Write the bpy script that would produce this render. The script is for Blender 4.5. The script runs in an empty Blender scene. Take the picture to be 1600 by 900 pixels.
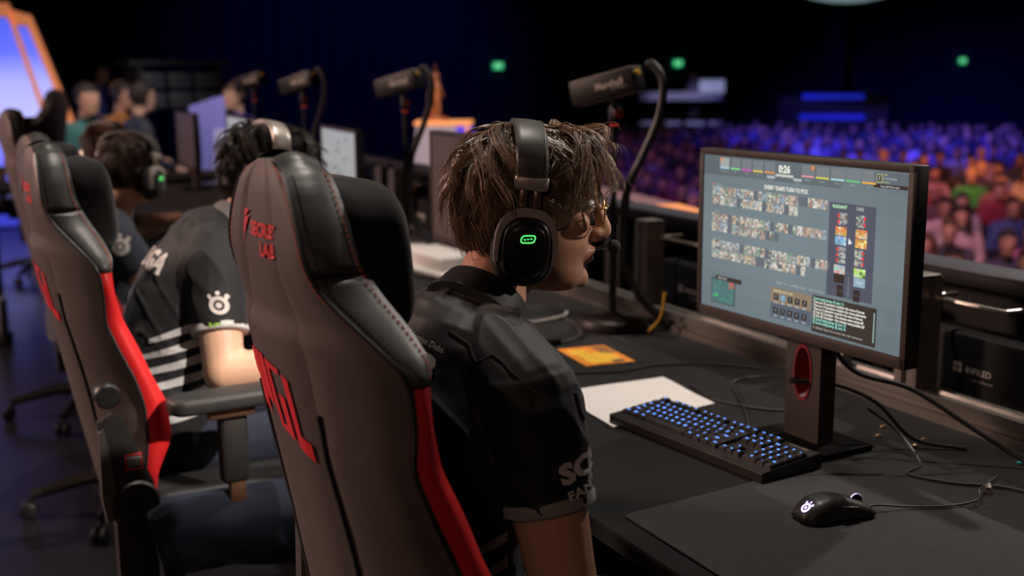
import bpy, bmesh, math, random
import numpy as np
from mathutils import Vector, Matrix, noise
from mathutils.bvhtree import BVHTree

random.seed(7)
R = math.radians
V = Vector
SC = bpy.context.scene
COL = SC.collection

# ------------------------------------------------------------------ camera
cam_d = bpy.data.cameras.new('camera')
cam = bpy.data.objects.new('camera', cam_d)
COL.objects.link(cam)
_p, _y, _r = R(10.56), R(26.29), R(-0.43)
_fw = V((math.sin(_y) * math.cos(_p), math.cos(_y) * math.cos(_p), -math.sin(_p)))
_rt = V((math.cos(_y), -math.sin(_y), 0))
_up = _rt.cross(_fw)
_rt2 = _rt * math.cos(_r) + _up * math.sin(_r)
_up2 = -_rt * math.sin(_r) + _up * math.cos(_r)
cam.matrix_world = Matrix(((_rt2.x, _up2.x, -_fw.x, 0), (_rt2.y, _up2.y, -_fw.y, 0),
                           (_rt2.z, _up2.z, -_fw.z, 1.46), (0, 0, 0, 1)))
cam_d.sensor_width = 36
cam_d.lens = 1810 / 1600 * 36
cam_d.clip_start = 0.05
cam_d.clip_end = 200
cam_d.dof.use_dof = True
cam_d.dof.focus_distance = 1.78
cam_d.dof.aperture_fstop = 2.9
SC.camera = cam

# ------------------------------------------------------------------ world and exposure
SC.view_settings.view_transform = 'Standard'
SC.view_settings.look = 'None'
SC.view_settings.gamma = 1
SC.view_settings.use_curve_mapping = False
SC.view_settings.exposure = 0.0
wd = bpy.data.worlds.new('dark_hall')
SC.world = wd
wd.use_nodes = True
wd.node_tree.nodes['Background'].inputs[0].default_value = (0.10, 0.12, 0.35, 1)
wd.node_tree.nodes['Background'].inputs[1].default_value = 0.012

# ------------------------------------------------------------------ stage and hall lights
def spot(name, loc, target, power, color, angle=40, blend=0.4, size=0.15):
    d = bpy.data.lights.new(name, 'SPOT')
    d.energy = power
    d.color = color
    d.spot_size = R(angle)
    d.spot_blend = blend
    d.shadow_soft_size = size
    o = bpy.data.objects.new(name, d)
    o.location = loc
    o.rotation_euler = (V(target) - V(loc)).to_track_quat('-Z', 'Y').to_euler()
    COL.objects.link(o)
    return o

def area(name, loc, target, power, color, size):
    d = bpy.data.lights.new(name, 'AREA')
    d.energy = power
    d.color = color
    d.shape = 'DISK'
    d.size = size
    o = bpy.data.objects.new(name, d)
    o.location = loc
    o.rotation_euler = (V(target) - V(loc)).to_track_quat('-Z', 'Y').to_euler()
    COL.objects.link(o)
    return o

# over the desks, from the truss above
spot('overhead_spot', (1.75, 3.2, 6.6), (1.0, 2.4, 0.9), 850, (1.0, 0.90, 0.80), 50, 0.6, 0.12)
# front of house, from over the audience
spot('front_spot', (7.5, 4.2, 6.4), (0.9, 2.2, 1.0), 900, (1.0, 0.88, 0.80), 34, 0.6, 0.10)
# lamps on the near face and the second seat, with an added camera-side fill
spot('face_spot', (6.6, -0.6, 3.9), (0.90, 1.5, 1.22), 1100, (1.0, 0.84, 0.74), 4.6, 0.9, 0.08)
area('camera_side_fill', (-2.6, -2.6, 3.4), (0.7, 1.6, 1.1), 20, (1.0, 0.62, 0.46), 1.0)
spot('seat_spot', (3.6, -2.6, 5.0), (0.55, 2.62, 0.85), 3600, (1.0, 0.86, 0.76), 7, 0.8, 0.08)
# warm wash from the back of the stage
area('back_wash', (-4.6, 6.2, 3.6), (0.5, 2.0, 1.0), 420, (1.0, 0.66, 0.55), 1.6)
# audience lights on the front truss; further down, lamps added for single things
spot('audience_blue_spot', (11.0, 15.0, 9.5), (25.0, 22.0, -0.5), 15000, (0.10, 0.07, 1.0), 56, 0.7, 0.4)
spot('audience_violet_spot', (3.5, 9.0, 8.5), (9.5, 15.5, -0.5), 1700, (0.50, 0.14, 1.0), 60, 0.7, 0.4)
spot('audience_amber_spot', (8.0, 7.0, 8.5), (14.6, 13.2, -0.3), 6500, (1.0, 0.30, 0.10), 26, 0.8, 0.3)
spot('audience_pink_spot', (4.5, 3.5, 7.5), (10.0, 8.6, -0.4), 2600, (1.0, 0.42, 0.55), 34, 0.8, 0.3)
spot('riser_fill', (13.0, 24.0, 8.0), (22.0, 32.0, 0.0), 3500, (0.62, 0.58, 1.0), 12, 0.7, 0.2)  # added lamp without a visible source, brightens the riser boards
spot('podium_fill', (1.6, 5.6, 4.6), (3.5, 8.25, 0.95), 420, (1.0, 0.80, 0.92), 11, 0.6, 0.05)  # unseen lamp put in to light the podium and statuette
spot('ledge_fill', (1.2, 3.0, 5.2), (2.8, 4.9, 0.9), 260, (1.0, 0.52, 0.62), 22, 0.6, 0.05)  # added pink lamp, no fixture seen, colours the ledge top
spot('set_blue_fill', (1.6, 7.4, 4.2), (2.13, 10.1, 1.0), 220, (0.45, 0.45, 1.0), 10, 0.6, 0.05)  # unseen blue lamp added to light the sloped set piece
spot('far_stage_fill', (2.6, 6.4, 5.4), (1.35, 10.6, 1.1), 900, (1.0, 0.82, 0.78), 34, 0.7, 0.1)  # extra lamp added so the far group is not dark
spot('wall_blue_spot', (14.0, 27.0, 11.0), (13.0, 38.0, 1.5), 1300, (0.10, 0.10, 0.9), 62, 1.0, 0.5)

# ------------------------------------------------------------------ materials
MATS = {}
def mat(name, col=(0.5, 0.5, 0.5), rough=0.5, metal=0.0, spec=0.5, emit=None, es=1.0, var=0.12, scale=40.0,
        bump=0.0, bscale=300.0, attr=None, objcol=False, sheen=0.0, coat=0.0, trans=0.0, alpha=1.0, ior=1.45, emit_attr=None):
    if name in MATS:
        return MATS[name]
    m = bpy.data.materials.new(name)
    m.use_nodes = True
    nt = m.node_tree
    b = nt.nodes['Principled BSDF']
    tc = nt.nodes.new('ShaderNodeTexCoord')
    nz = nt.nodes.new('ShaderNodeTexNoise')
    nz.inputs['Scale'].default_value = scale
    nz.inputs['Detail'].default_value = 4
    nt.links.new(tc.outputs['Object'], nz.inputs['Vector'])
    mx = nt.nodes.new('ShaderNodeMix')
    mx.data_type = 'RGBA'
    mx.blend_type = 'MULTIPLY'
    mx.inputs[0].default_value = 1.0
    rp = nt.nodes.new('ShaderNodeMapRange')
    rp.inputs['To Min'].default_value = 1 - var
    rp.inputs['To Max'].default_value = 1 + var
    nt.links.new(nz.outputs['Fac'], rp.inputs['Value'])
    mx.inputs[6].default_value = (*col, 1)
    nt.links.new(rp.outputs[0], mx.inputs[7])
    if attr:
        at = nt.nodes.new('ShaderNodeAttribute')
        at.attribute_name = attr
        nt.links.new(at.outputs['Color'], mx.inputs[6])
    if objcol:
        oi = nt.nodes.new('ShaderNodeObjectInfo')
        nt.links.new(oi.outputs['Color'], mx.inputs[6])
    nt.links.new(mx.outputs[2], b.inputs['Base Color'])
    b.inputs['Roughness'].default_value = rough
    b.inputs['Metallic'].default_value = metal
    b.inputs['Specular IOR Level'].default_value = spec
    b.inputs['IOR'].default_value = ior
    if sheen:
        b.inputs['Sheen Weight'].default_value = sheen
    if coat:
        b.inputs['Coat Weight'].default_value = coat
    if trans:
        b.inputs['Transmission Weight'].default_value = trans
    if alpha < 1:
        b.inputs['Alpha'].default_value = alpha
    if emit:
        b.inputs['Emission Color'].default_value = (*emit, 1)
        b.inputs['Emission Strength'].default_value = es
    if emit_attr:
        at = nt.nodes.new('ShaderNodeAttribute')
        at.attribute_name = emit_attr
        nt.links.new(at.outputs['Color'], b.inputs['Emission Color'])
        b.inputs['Emission Strength'].default_value = es
    if bump:
        n2 = nt.nodes.new('ShaderNodeTexNoise')
        n2.inputs['Scale'].default_value = bscale
        n2.inputs['Detail'].default_value = 3
        nt.links.new(tc.outputs['Object'], n2.inputs['Vector'])
        bp = nt.nodes.new('ShaderNodeBump')
        bp.inputs['Strength'].default_value = bump
        bp.inputs['Distance'].default_value = 0.002
        nt.links.new(n2.outputs['Fac'], bp.inputs['Height'])
        nt.links.new(bp.outputs['Normal'], b.inputs['Normal'])
    MATS[name] = m
    return m

# ------------------------------------------------------------------ mesh helpers
def rotm(rx=0, ry=0, rz=0):
    return Matrix.Rotation(R(rz), 3, 'Z') @ Matrix.Rotation(R(ry), 3, 'Y') @ Matrix.Rotation(R(rx), 3, 'X')

def smoothpath(pts, n=8, closed=False):
    P = [V(p) for p in pts]
    out = []
    m = len(P)
    rng = range(m if closed else m - 1)
    for i in rng:
        if closed:
            p0, p1, p2, p3 = P[(i - 1) % m], P[i], P[(i + 1) % m], P[(i + 2) % m]
        else:
            p1, p2 = P[i], P[i + 1]
            p0 = P[i - 1] if i > 0 else p1 * 2 - p2
            p3 = P[i + 2] if i + 2 < m else p2 * 2 - p1
        for k in range(n):
            t = k / n
            out.append(0.5 * ((2 * p1) + (p2 - p0) * t + (2 * p0 - 5 * p1 + 4 * p2 - p3) * t * t + (3 * p1 - p0 - 3 * p2 + p3) * t ** 3))
    if not closed:
        out.append(P[-1].copy())
    return out

class MB:
    def __init__(self):
        self.v = []
        self.f = []
        self.m = []
        self.c = []
    def add(self, vs, fs, mi=0, col=None):
        o = len(self.v)
        self.v += [tuple(p) for p in vs]
        self.f += [tuple(i + o for i in q) for q in fs]
        self.m += [mi] * len(fs)
        self.c += [col] * len(vs)
        return self
    def box(self, c, s, rot=None, bev=0.0, mi=0, seg=2, col=None):
        x, y, z = s[0] / 2, s[1] / 2, s[2] / 2
        if bev <= 0:
            vs = [V((a * x, b * y, d * z)) for a in (-1, 1) for b in (-1, 1) for d in (-1, 1)]
            fs = [(0, 1, 3, 2), (4, 6, 7, 5), (0, 4, 5, 1), (2, 3, 7, 6), (0, 2, 6, 4), (1, 5, 7, 3)]
        else:
            bm = bmesh.new()
            bmesh.ops.create_cube(bm, size=1)
            for q in bm.verts:
                q.co = V((q.co.x * s[0], q.co.y * s[1], q.co.z * s[2]))
            bmesh.ops.bevel(bm, geom=list(bm.edges), offset=min(bev, min(s) * 0.49), segments=seg, affect='EDGES', profile=0.5)
            bm.verts.index_update()
            vs = [q.co.copy() for q in bm.verts]
            fs = [[q.index for q in fc.verts] for fc in bm.faces]
            bm.free()
        if rot is not None:
            vs = [rot @ p for p in vs]
        c = V(c)
        return self.add([p + c for p in vs], fs, mi, col)
    def tube(self, pts, r, n=8, closed=False, caps=True, mi=0, flat=None, col=None):
        P = [V(p) for p in pts]
        m = len(P)
        rr = r if isinstance(r, (list, tuple)) else [r] * m
        T = []
        for i in range(m):
            a = P[(i - 1) % m] if (closed or i > 0) else P[i]
            b = P[(i + 1) % m] if (closed or i < m - 1) else P[i]
            t = b - a
            T.append(t.normalized() if t.length > 1e-9 else V((0, 0, 1)))
        u = T[0].orthogonal().normalized()
        if flat is not None:
            u = (V(flat[2]) - T[0] * V(flat[2]).dot(T[0])).normalized()
        vs = []
        for i in range(m):
            if i:
                q = T[i - 1].rotation_difference(T[i])
                u = q @ u
            if flat is not None:
                w0 = V(flat[2])
                w0 = w0 - T[i] * w0.dot(T[i])
                if w0.length > 1e-4:
                    u = w0.normalized()
            w = T[i].cross(u)
            for k in range(n):
                a = 2 * math.pi * k / n
                if flat is not None:
                    fa = flat[0][i] if isinstance(flat[0], (list, tuple)) else flat[0]
                    fb = flat[1][i] if isinstance(flat[1], (list, tuple)) else flat[1]
                    vs.append(P[i] + u * math.cos(a) * fa + w * math.sin(a) * fb)
                else:
                    vs.append(P[i] + (u * math.cos(a) + w * math.sin(a)) * rr[i])
        fs = []
        for i in range(m if closed else m - 1):
            j = (i + 1) % m
            for k in range(n):
                l = (k + 1) % n
                fs.append((i * n + k, i * n + l, j * n + l, j * n + k))
        if caps and not closed:
            fs.append(tuple(range(n))[::-1])
            fs.append(tuple((m - 1) * n + k for k in range(n)))
        return self.add(vs, fs, mi, col)
    def capsule(self, a, b, ra, rb, n=16, mi=0):
        a, b = V(a), V(b)
        d = (b - a).normalized()
        pts, rs = [], []
        for k in range(5):
            t = math.pi / 2 * (1 - k / 4.0)
            pts.append(a - d * ra * math.sin(t)); rs.append(max(ra * math.cos(t), 1e-4))
        for k in range(1, 6):
            pts.append(a.lerp(b, k / 6)); rs.append(ra + (rb - ra) * k / 6)
        for k in range(5):
            t = math.pi / 2 * k / 4.0
            pts.append(b + d * rb * math.sin(t)); rs.append(max(rb * math.cos(t), 1e-4))
        return self.tube(pts, rs, n, mi=mi)
    def limb(self, pts, rs, n=16, mi=0, sub=5):
        """smooth tapered limb with round ends"""
        P = smoothpath(pts, sub)
        m = len(P)
        k = len(rs) - 1
        rr = []
        for i in range(m):
            t = i / (m - 1) * k
            j = min(int(t), k - 1)
            s = t - j
            s = s * s * (3 - 2 * s)
            rr.append(rs[j] * (1 - s) + rs[j + 1] * s)
        d0 = (P[0] - P[1]).normalized(); d1 = (P[-1] - P[-2]).normalized()
        pre = [P[0] + d0 * rr[0] * math.sin(a) for a in (1.5, 1.1, .7, .35)]
        prr = [max(rr[0] * math.cos(a), .0005) for a in (1.5, 1.1, .7, .35)]
        post = [P[-1] + d1 * rr[-1] * math.sin(a) for a in (.35, .7, 1.1, 1.5)]
        por = [max(rr[-1] * math.cos(a), .0005) for a in (.35, .7, 1.1, 1.5)]
        return self.tube(pre + P + post, prr + rr + por, n, mi=mi)
    def etube(self, pts, ra, rb, side, n=28, sub=5, mi=0):
        """smooth elliptical tube, ra along 'side', rb across"""
        P = smoothpath(pts, sub)
        m = len(P)
        k = len(ra) - 1
        def it(q):
            o = []
            for i in range(m):
                t = i / (m - 1) * k
                j = min(int(t), k - 1)
                s = t - j
                s = s * s * (3 - 2 * s)
                o.append(q[j] * (1 - s) + q[j + 1] * s)
            return o
        return self.tube(P, 1, n, flat=(it(ra), it(rb), side), mi=mi)
    def ball(self, c, r, rot=None, nu=20, nv=12, mi=0, col=None):
        r = r if isinstance(r, (list, tuple)) else (r, r, r)
        vs, fs = [], []
        for i in range(nv + 1):
            t = math.pi * i / nv
            for k in range(nu):
                a = 2 * math.pi * k / nu
                p = V((math.sin(t) * math.cos(a) * r[0], math.sin(t) * math.sin(a) * r[1], math.cos(t) * r[2]))
                if rot is not None:
                    p = rot @ p
                vs.append(p + V(c))
        for i in range(nv):
            for k in range(nu):
                l = (k + 1) % nu
                fs.append((i * nu + k, (i + 1) * nu + k, (i + 1) * nu + l, i * nu + l))
        return self.add(vs, fs, mi, col)
    def lathe(self, prof, n=24, c=(0, 0, 0), rot=None, mi=0):
        vs, fs = [], []
        for (r, z) in prof:
            for k in range(n):
                a = 2 * math.pi * k / n
                p = V((max(r, 1e-5) * math.cos(a), max(r, 1e-5) * math.sin(a), z))
                if rot is not None:
                    p = rot @ p
                vs.append(p + V(c))
        for i in range(len(prof) - 1):
            for k in range(n):
                l = (k + 1) % n
                fs.append((i * n + k, i * n + l, (i + 1) * n + l, (i + 1) * n + k))
        return self.add(vs, fs, mi)
    def prism(self, poly, t0, t1, fn=None, mi=0, col=None):
        """2-D polygon extruded; fn maps (u, v, t) to a point"""
        fn = fn or (lambda u, v, t: V((u, v, t)))
        n = len(poly)
        vs = [fn(u, v, t0) for u, v in poly] + [fn(u, v, t1) for u, v in poly]
        fs = [tuple(range(n))[::-1], tuple(range(n, 2 * n))]
        fs += [(i, (i + 1) % n, n + (i + 1) % n, n + i) for i in range(n)]
        return self.add(vs, fs, mi, col)
    def grid(self, fn, nu, nv, cu=False, mi=0, col=None):
        vs = [fn(i / (nu if cu else nu - 1), j / (nv - 1)) for i in range(nu) for j in range(nv)]
        fs = []
        for i in range(nu if cu else nu - 1):
            k = (i + 1) % nu
            for j in range(nv - 1):
                fs.append((i * nv + j, k * nv + j, k * nv + j + 1, i * nv + j + 1))
        return self.add(vs, fs, mi, col)
    def mesh(self, name):
        me = bpy.data.meshes.new(name)
        me.from_pydata([tuple(p) for p in self.v], [], self.f)
        if any(self.m):
            me.polygons.foreach_set('material_index', self.m)
        if any(c is not None for c in self.c):
            at = me.color_attributes.new('tint', 'FLOAT_COLOR', 'POINT')
            buf = []
            for c in self.c:
                c = c or (0.5, 0.5, 0.5)
                buf += [c[0], c[1], c[2], 1.0]
            at.data.foreach_set('color', buf)
        me.validate()
        return me
    def build(self, name, mats=None, parent=None, smooth=40, fix=False, loc=None):
        me = self.mesh(name)
        if fix:
            bm = bmesh.new(); bm.from_mesh(me)
            bmesh.ops.recalc_face_normals(bm, faces=bm.faces)
            bm.to_mesh(me); bm.free()
        return put(me, name, mats, parent, smooth, loc)

def put(me, name, mats=None, parent=None, smooth=40, loc=None):
    o = bpy.data.objects.new(name, me)
    if mats is not None:
        for m in (mats if isinstance(mats, (list, tuple)) else [mats]):
            me.materials.append(m)
    if smooth:
        me.polygons.foreach_set('use_smooth', [True] * len(me.polygons))
        if smooth < 180:
            me.set_sharp_from_angle(angle=R(smooth))
    COL.objects.link(o)
    if parent is not None:
        o.parent = parent
    if loc is not None:
        o.location = loc
    return o

def thing(name, label, cat, loc=(0, 0, 0), rz=0.0, group=None):
    o = bpy.data.objects.new(name, None)
    o.empty_display_size = 0.05
    COL.objects.link(o)
    o.location = loc
    o.rotation_euler = (0, 0, R(rz))
    return tag(o, label, cat, group)

def tag(o, label=None, cat=None, group=None, kind=None):
    if label: o['label'] = label
    if cat: o['category'] = cat
    if group: o['group'] = group
    if kind: o['kind'] = kind
    return o

def struct(o, label=None):
    o['kind'] = 'structure'
    if label: o['label'] = label
    return o

def copy_tree(o, parent=None):
    c = o.copy()
    COL.objects.link(c)
    c.parent = parent
    for ch in list(o.children):
        copy_tree(ch, c)
    return c

def evaluated(me, mods):
    o = bpy.data.objects.new('tmp', me)
    COL.objects.link(o)
    for typ, kw in mods:
        m = o.modifiers.new(typ, typ)
        for k, v in kw.items():
            setattr(m, k, v)
    dg = bpy.context.evaluated_depsgraph_get()
    out = bpy.data.meshes.new_from_object(o.evaluated_get(dg))
    bpy.data.objects.remove(o)
    return out

def remesh(mb, voxel, it=3, fac=0.5):
    me = mb.mesh('tmp')
    return evaluated(me, [('REMESH', dict(mode='VOXEL', voxel_size=voxel)), ('SMOOTH', dict(factor=fac, iterations=it))])

def get_co(me):
    a = np.empty(len(me.vertices) * 3, dtype=np.float64)
    me.vertices.foreach_get('co', a)
    return a.reshape(-1, 3)

def set_co(me, a):
    me.vertices.foreach_set('co', np.ascontiguousarray(a, dtype=np.float64).ravel())
    me.update()

def get_no(me):
    a = np.empty(len(me.vertices) * 3, dtype=np.float32)
    me.vertex_normals.foreach_get('vector', a)
    return a.reshape(-1, 3).astype(np.float64)

def set_tint(me, cols):
    at = me.color_attributes.get('tint') or me.color_attributes.new('tint', 'FLOAT_COLOR', 'POINT')
    b = np.ones((len(cols), 4), dtype=np.float32)
    b[:, :3] = cols
    at.data.foreach_set('color', b.ravel())

def text_geo(body, size=1.0, bold=0.0, res=2, align='CENTER', space=1.0, shear=0.0):
    """flat lettering: 2-D points and faces"""
    c = bpy.data.curves.new('lettering', 'FONT')
    c.body = body
    c.size = size
    c.align_x = align
    c.align_y = 'CENTER'
    c.resolution_u = res
    c.offset = bold
    c.space_character = space
    c.shear = shear
    o = bpy.data.objects.new('tmp', c)
    COL.objects.link(o)
    dg = bpy.context.evaluated_depsgraph_get()
    me = bpy.data.meshes.new_from_object(o.evaluated_get(dg))
    bpy.data.objects.remove(o)
    vs = [(v.co.x, v.co.y) for v in me.vertices]
    fs = [tuple(p.vertices) for p in me.polygons]
    bpy.data.meshes.remove(me)
    return vs, fs

def add_text(mb, body, fn, size, bold=0.0, mi=0, col=None, align='CENTER', sx=1.0, sy=1.0, rot=0.0, space=1.0, res=2, off=(0, 0), shear=0.0):
    vs, fs = text_geo(body, size, bold, res, align, space, shear)
    ca, sa = math.cos(rot), math.sin(rot)
    pts = []
    for u, v in vs:
        u, v = u * sx, v * sy
        pts.append(fn(u * ca - v * sa + off[0], u * sa + v * ca + off[1]))
    mb.add(pts, fs, mi, col)
    return mb

def bvh_of(me):
    return BVHTree.FromPolygons([v.co.copy() for v in me.vertices], [tuple(p.vertices) for p in me.polygons])

def decal_fn(bvh, o, u, v, lift=0.0015, reach=0.15):
    o, u, v = V(o), V(u).normalized(), V(v).normalized()
    n = u.cross(v).normalized()
    def fn(a, b):
        p = o + u * a + v * b
        h = bvh.ray_cast(p + n * reach, -n, reach * 2.2)
        if h[0] is None:
            h2 = bvh.find_nearest(p)
            return h2[0] + n * lift
        return h[0] + n * lift
    return fn

def subdivided(vs, fs, maxlen):
    bm = bmesh.new()
    vv = [bm.verts.new((a, b, 0)) for a, b in vs]
    for q in fs:
        try: bm.faces.new([vv[i] for i in q])
        except ValueError: pass
    bmesh.ops.triangulate(bm, faces=bm.faces[:])
    for _ in range(5):
        es = [e for e in bm.edges if e.calc_length() > maxlen]
        if not es: break
        bmesh.ops.subdivide_edges(bm, edges=es, cuts=1)
        bmesh.ops.triangulate(bm, faces=bm.faces[:])
    bm.verts.index_update()
    o = [(q.co.x, q.co.y) for q in bm.verts], [tuple(w.index for w in q.verts) for q in bm.faces]
    bm.free()
    return o

def decal_poly(mb, poly, fn, maxlen=0.012, mi=0):
    vs, fs = subdivided(poly, [tuple(range(len(poly)))], maxlen)
    mb.add([fn(a, b) for a, b in vs], fs, mi)

def decal_text(mb, body, fn, size, bold=0.0, maxlen=0.012, mi=0, sx=1.0, rot=0.0, off=(0, 0), align='CENTER', space=1.0, shear=0.0):
    vs, fs = text_geo(body, size, bold, 2, align, space, shear)
    vs, fs = subdivided([(a * sx, b) for a, b in vs], fs, maxlen)
    ca, sa = math.cos(rot), math.sin(rot)
    mb.add([fn(u * ca - v * sa + off[0], u * sa + v * ca + off[1]) for u, v in vs], fs, mi)
# ================================================================== the setting
M_floor = mat('stage_floor_black', (0.012, 0.012, 0.014), 0.32, spec=0.5, var=0.4, scale=3, bump=0.1, bscale=40)
M_hall = mat('hall_carpet', (0.02, 0.018, 0.03), 0.9, var=0.3, scale=8)
M_drape = mat('navy_drape', (0.030, 0.030, 0.07), 0.9, var=0.25, scale=4)
M_wall = mat('dark_wall', (0.02, 0.02, 0.03), 0.9)
M_black = mat('black_plastic', (0.012, 0.012, 0.013), 0.45, var=0.2)
M_blackm = mat('black_metal', (0.015, 0.015, 0.016), 0.38, metal=0.3, var=0.2)
M_alu = mat('aluminium_profile', (0.26, 0.235, 0.215), 0.4, metal=0.6, var=0.08, scale=30)
M_cloth = mat('black_desk_cloth', (0.011, 0.011, 0.0115), 0.9, var=0.35, scale=25, spec=.25, sheen=0.03, bump=0.25, bscale=900)

mb = MB(); mb.box((-3.3, 6, -0.65), (11.3, 22, 1.3)); struct(mb.build('floor', M_floor, smooth=0))
mb = MB(); mb.box((22, 16, -1.36), (60, 46, 0.1)); struct(mb.build('floor_hall', M_hall, smooth=0))
def drape(name, a, b, z0, z1, folds, depth, m):
    a, b = V(a), V(b)
    d = b - a
    n = V((-d.y, d.x)).normalized()
    nu = folds * 6
    mb = MB()
    def fn(u, t):
        s = math.sin(u * folds * 2 * math.pi) * depth * (1 + .5 * math.sin(u * 37))
        p = a + d * u + n * s
        return V((p.x, p.y, z0 + (z1 - z0) * t))
    mb.grid(fn, nu, 2)
    return struct(mb.build(name, m, smooth=180))
drape('wall_back', (-9, 38), (48, 38), -1.31, 12, 90, 0.10, M_drape)
mb = MB(); mb.box((48.1, 16, 5), (0.2, 46, 14)); struct(mb.build('wall_right', M_wall, smooth=0))
mb = MB(); mb.box((-9.1, 16, 5), (0.2, 46, 14)); struct(mb.build('wall_left', M_wall, smooth=0))
mb = MB(); mb.box((19.5, 16, 12.1), (58, 46, 0.2)); struct(mb.build('ceiling', M_wall, smooth=0))

# ------------------------------------------------------------------ long desk
desk = thing('gaming_desk', 'long black cloth-topped desk running in front of the row of players', 'desk', (1.41, 3.6, 0))
mb = MB(); mb.box((0.0, 0, 0.722), (0.99, 8.6, 0.036), bev=0.008); mb.build('desk_top', M_cloth, desk)
for k in range(6):
    for sx in (-0.36, 0.36):
        mb = MB(); mb.box((sx, -4.0 + k * 1.6, 0.352), (0.05, 0.05, 0.704), bev=0.004); mb.build('leg', M_blackm, desk)
mb = MB(); mb.box((0.36, 0, 0.62), (0.03, 8.1, 0.06)); mb.build('crossbar', M_blackm, desk)

# aluminium rail along the back of the desk
rail = thing('aluminium_rail', 'grooved aluminium rail along the back edge of the desk', 'rail', (1.835, 3.6, 0.74))
prof = [(-.03, 0), (.03, 0), (.03, .018), (.02, .022), (.02, .032), (.03, .036), (.03, .056), (.012, .056), (.008, .046), (-.008, .046), (-.012, .056),
        (-.03, .056), (-.03, .036), (-.02, .032), (-.02, .022), (-.03, .018)]
mb = MB(); mb.prism(prof, -4.3, 4.3, lambda u, v, t: V((u, t, v)))
mb.build('profile_bar', M_alu, rail, smooth=0, fix=True)
def post(y, label, h=0.235, wide=0.062):
    p = thing('aluminium_post', label, 'post', (1.835, y, 0.797), 0, 'posts standing on the desk rail')
    w = wide / 2
    g = w * .35
    pr = []
    for sx, sy in ((1, 0), (0, 1), (-1, 0), (0, -1)):
        def rr(a, b):
            return (a * sx - b * sy, a * sy + b * sx)
        pr += [rr(w, -w), rr(w, -g), rr(w * .7, -g * .7), rr(w * .7, g * .7), rr(w, g)]
    mb = MB(); mb.prism(pr, 0, h); mb.build('extrusion', M_alu, p, smooth=0, fix=True)
    mb = MB(); mb.box((0, 0, h + .003), (wide * .96, wide * .96, .006), bev=.002); mb.build('end_cap', M_alu, p)
    return p
post(2.81, 'grooved aluminium post behind the round camera stand base, left of the lit monitor')
post(1.77, 'aluminium post half hidden behind the right edge of the lit monitor')
post(4.86, 'aluminium post between the far camera stand and the second lit screen, right of the pair')
post(5.03, 'aluminium post left of the pair near the second lit screen')
for y in (1.99, 2.08):
    mb = MB(); mb.box((0, 0, .012), (.03, .028, .024), bev=.003); mb.box((-.016, 0, .004), (.006, .028, .03), bev=.001)
    o = mb.build('cable_clip', M_alu, loc=(1.835, y, .798))
    tag(o, 'small metal clip on the rail below the lit monitor, %s of the two' % ('right' if y < 2.03 else 'left'), 'clip', 'clips on the rail under the monitor')

# ------------------------------------------------------------------ backs of the LED cabinets beyond the desk
M_cab = mat('cabinet_black', (0.008, 0.0075, 0.008), 0.6, var=0.3, scale=20, spec=0.25)
M_cabtop = mat('cabinet_top_lit_grey', (0.05, 0.05, 0.068), 0.5)  # bluish light on the top edge painted as a paler grey
M_chrome = mat('handle_metal', (0.62, 0.55, 0.48), 0.3, metal=0.9)
M_white = mat('print_white', (0.72, 0.70, 0.68), 0.6, var=0.05)
M_yellow = mat('yellow_plug', (0.75, 0.42, 0.03), 0.5)
M_green = mat('green_tag', (0.02, 0.30, 0.18), 0.5)
cabs = []
def cabinet(y, label):
    c = thing('led_cabinet', label, 'led panel', (2.0, y, 0), 0, 'LED cabinets in front of the desk')
    mb = MB()
    for yy in (-.485, .485): mb.box((0, yy, .53), (.09, .03, 1.0), bev=.004)
    for zz in (.045, 1.015): mb.box((0, 0, zz), (.09, 1.0, .03), bev=.004)
    mb.build('frame', M_cab, c)
    mb = MB(); mb.box((0, 0, 1.034), (.10, 1.0, .008), bev=.002); mb.build('top_cap', M_cabtop, c)
    mb = MB(); mb.box((.035, 0, .53), (.02, .97, .96)); mb.build('module_face', M_cab, c, smooth=0)
    bx = MB(); bx.box((-.045, .0, .62), (.09, .34, .58), bev=.012); b = bx.build('power_box', M_cab, c)
    mb = MB()
    fn = lambda u, v: V((-.0915, -u + .0, v + .835))
    add_text(mb, 'INFiLED', fn, .0185, bold=.0005, off=(.0, 0), sx=1.05)
    for a, bq in ((-.005, .005), (.005, .005), (-.005, -.005), (.005, -.005)):
        n = 10
        mb.add([fn(-.055 + a + .007 * math.cos(2 * math.pi * k / n), .002 + bq + .007 * math.sin(2 * math.pi * k / n)) for k in range(n)], [tuple(range(n))])
    add_text(mb, 'www.infiled.com', fn, .008, off=(.012, -.018))
    mb.build('logo_print', M_white, b, smooth=0)['kind'] = 'stuff'
    mb = MB()
    mb.tube(smoothpath([(-.06, .10, .985), (-.125, .095, .985), (-.135, .08, .985), (-.135, -.08, .985), (-.125, -.095, .985), (-.06, -.10, .985)], 4), .006, 8)
    mb.build('handle', M_chrome, c)
    for yy in (-.30, .30):
        mb = MB(); mb.box((-.01, yy, .7), (.05, .05, .5), bev=.006); mb.box((-.02, yy, .52), (.07, .11, .10), bev=.01); mb.build('bracket', M_cab, c)
    mb = MB(); mb.box((-.045, .245, .935), (.03, .045, .022), bev=.006); mb.tube([(-.05, .25, .93), (-.06, .26, .91), (-.06, .255, .88)], .008, 8); mb.build('yellow_plug', M_yellow, c)
    mb = MB(); mb.box((-.093, -.0, .76), (.004, .07, .022)); mb.build('green_tag', M_green, b)
    for k in range(4):
        mb = MB()
        mb.tube(smoothpath([(-.02, .40 - .05 * k, .98), (-.05, .38 - .04 * k, .85), (-.04, .33 - .06 * k, .6), (-.03, .36, .3)], 5), .006, 6)
        mb.build('cable', M_black, c)
    return c
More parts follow.
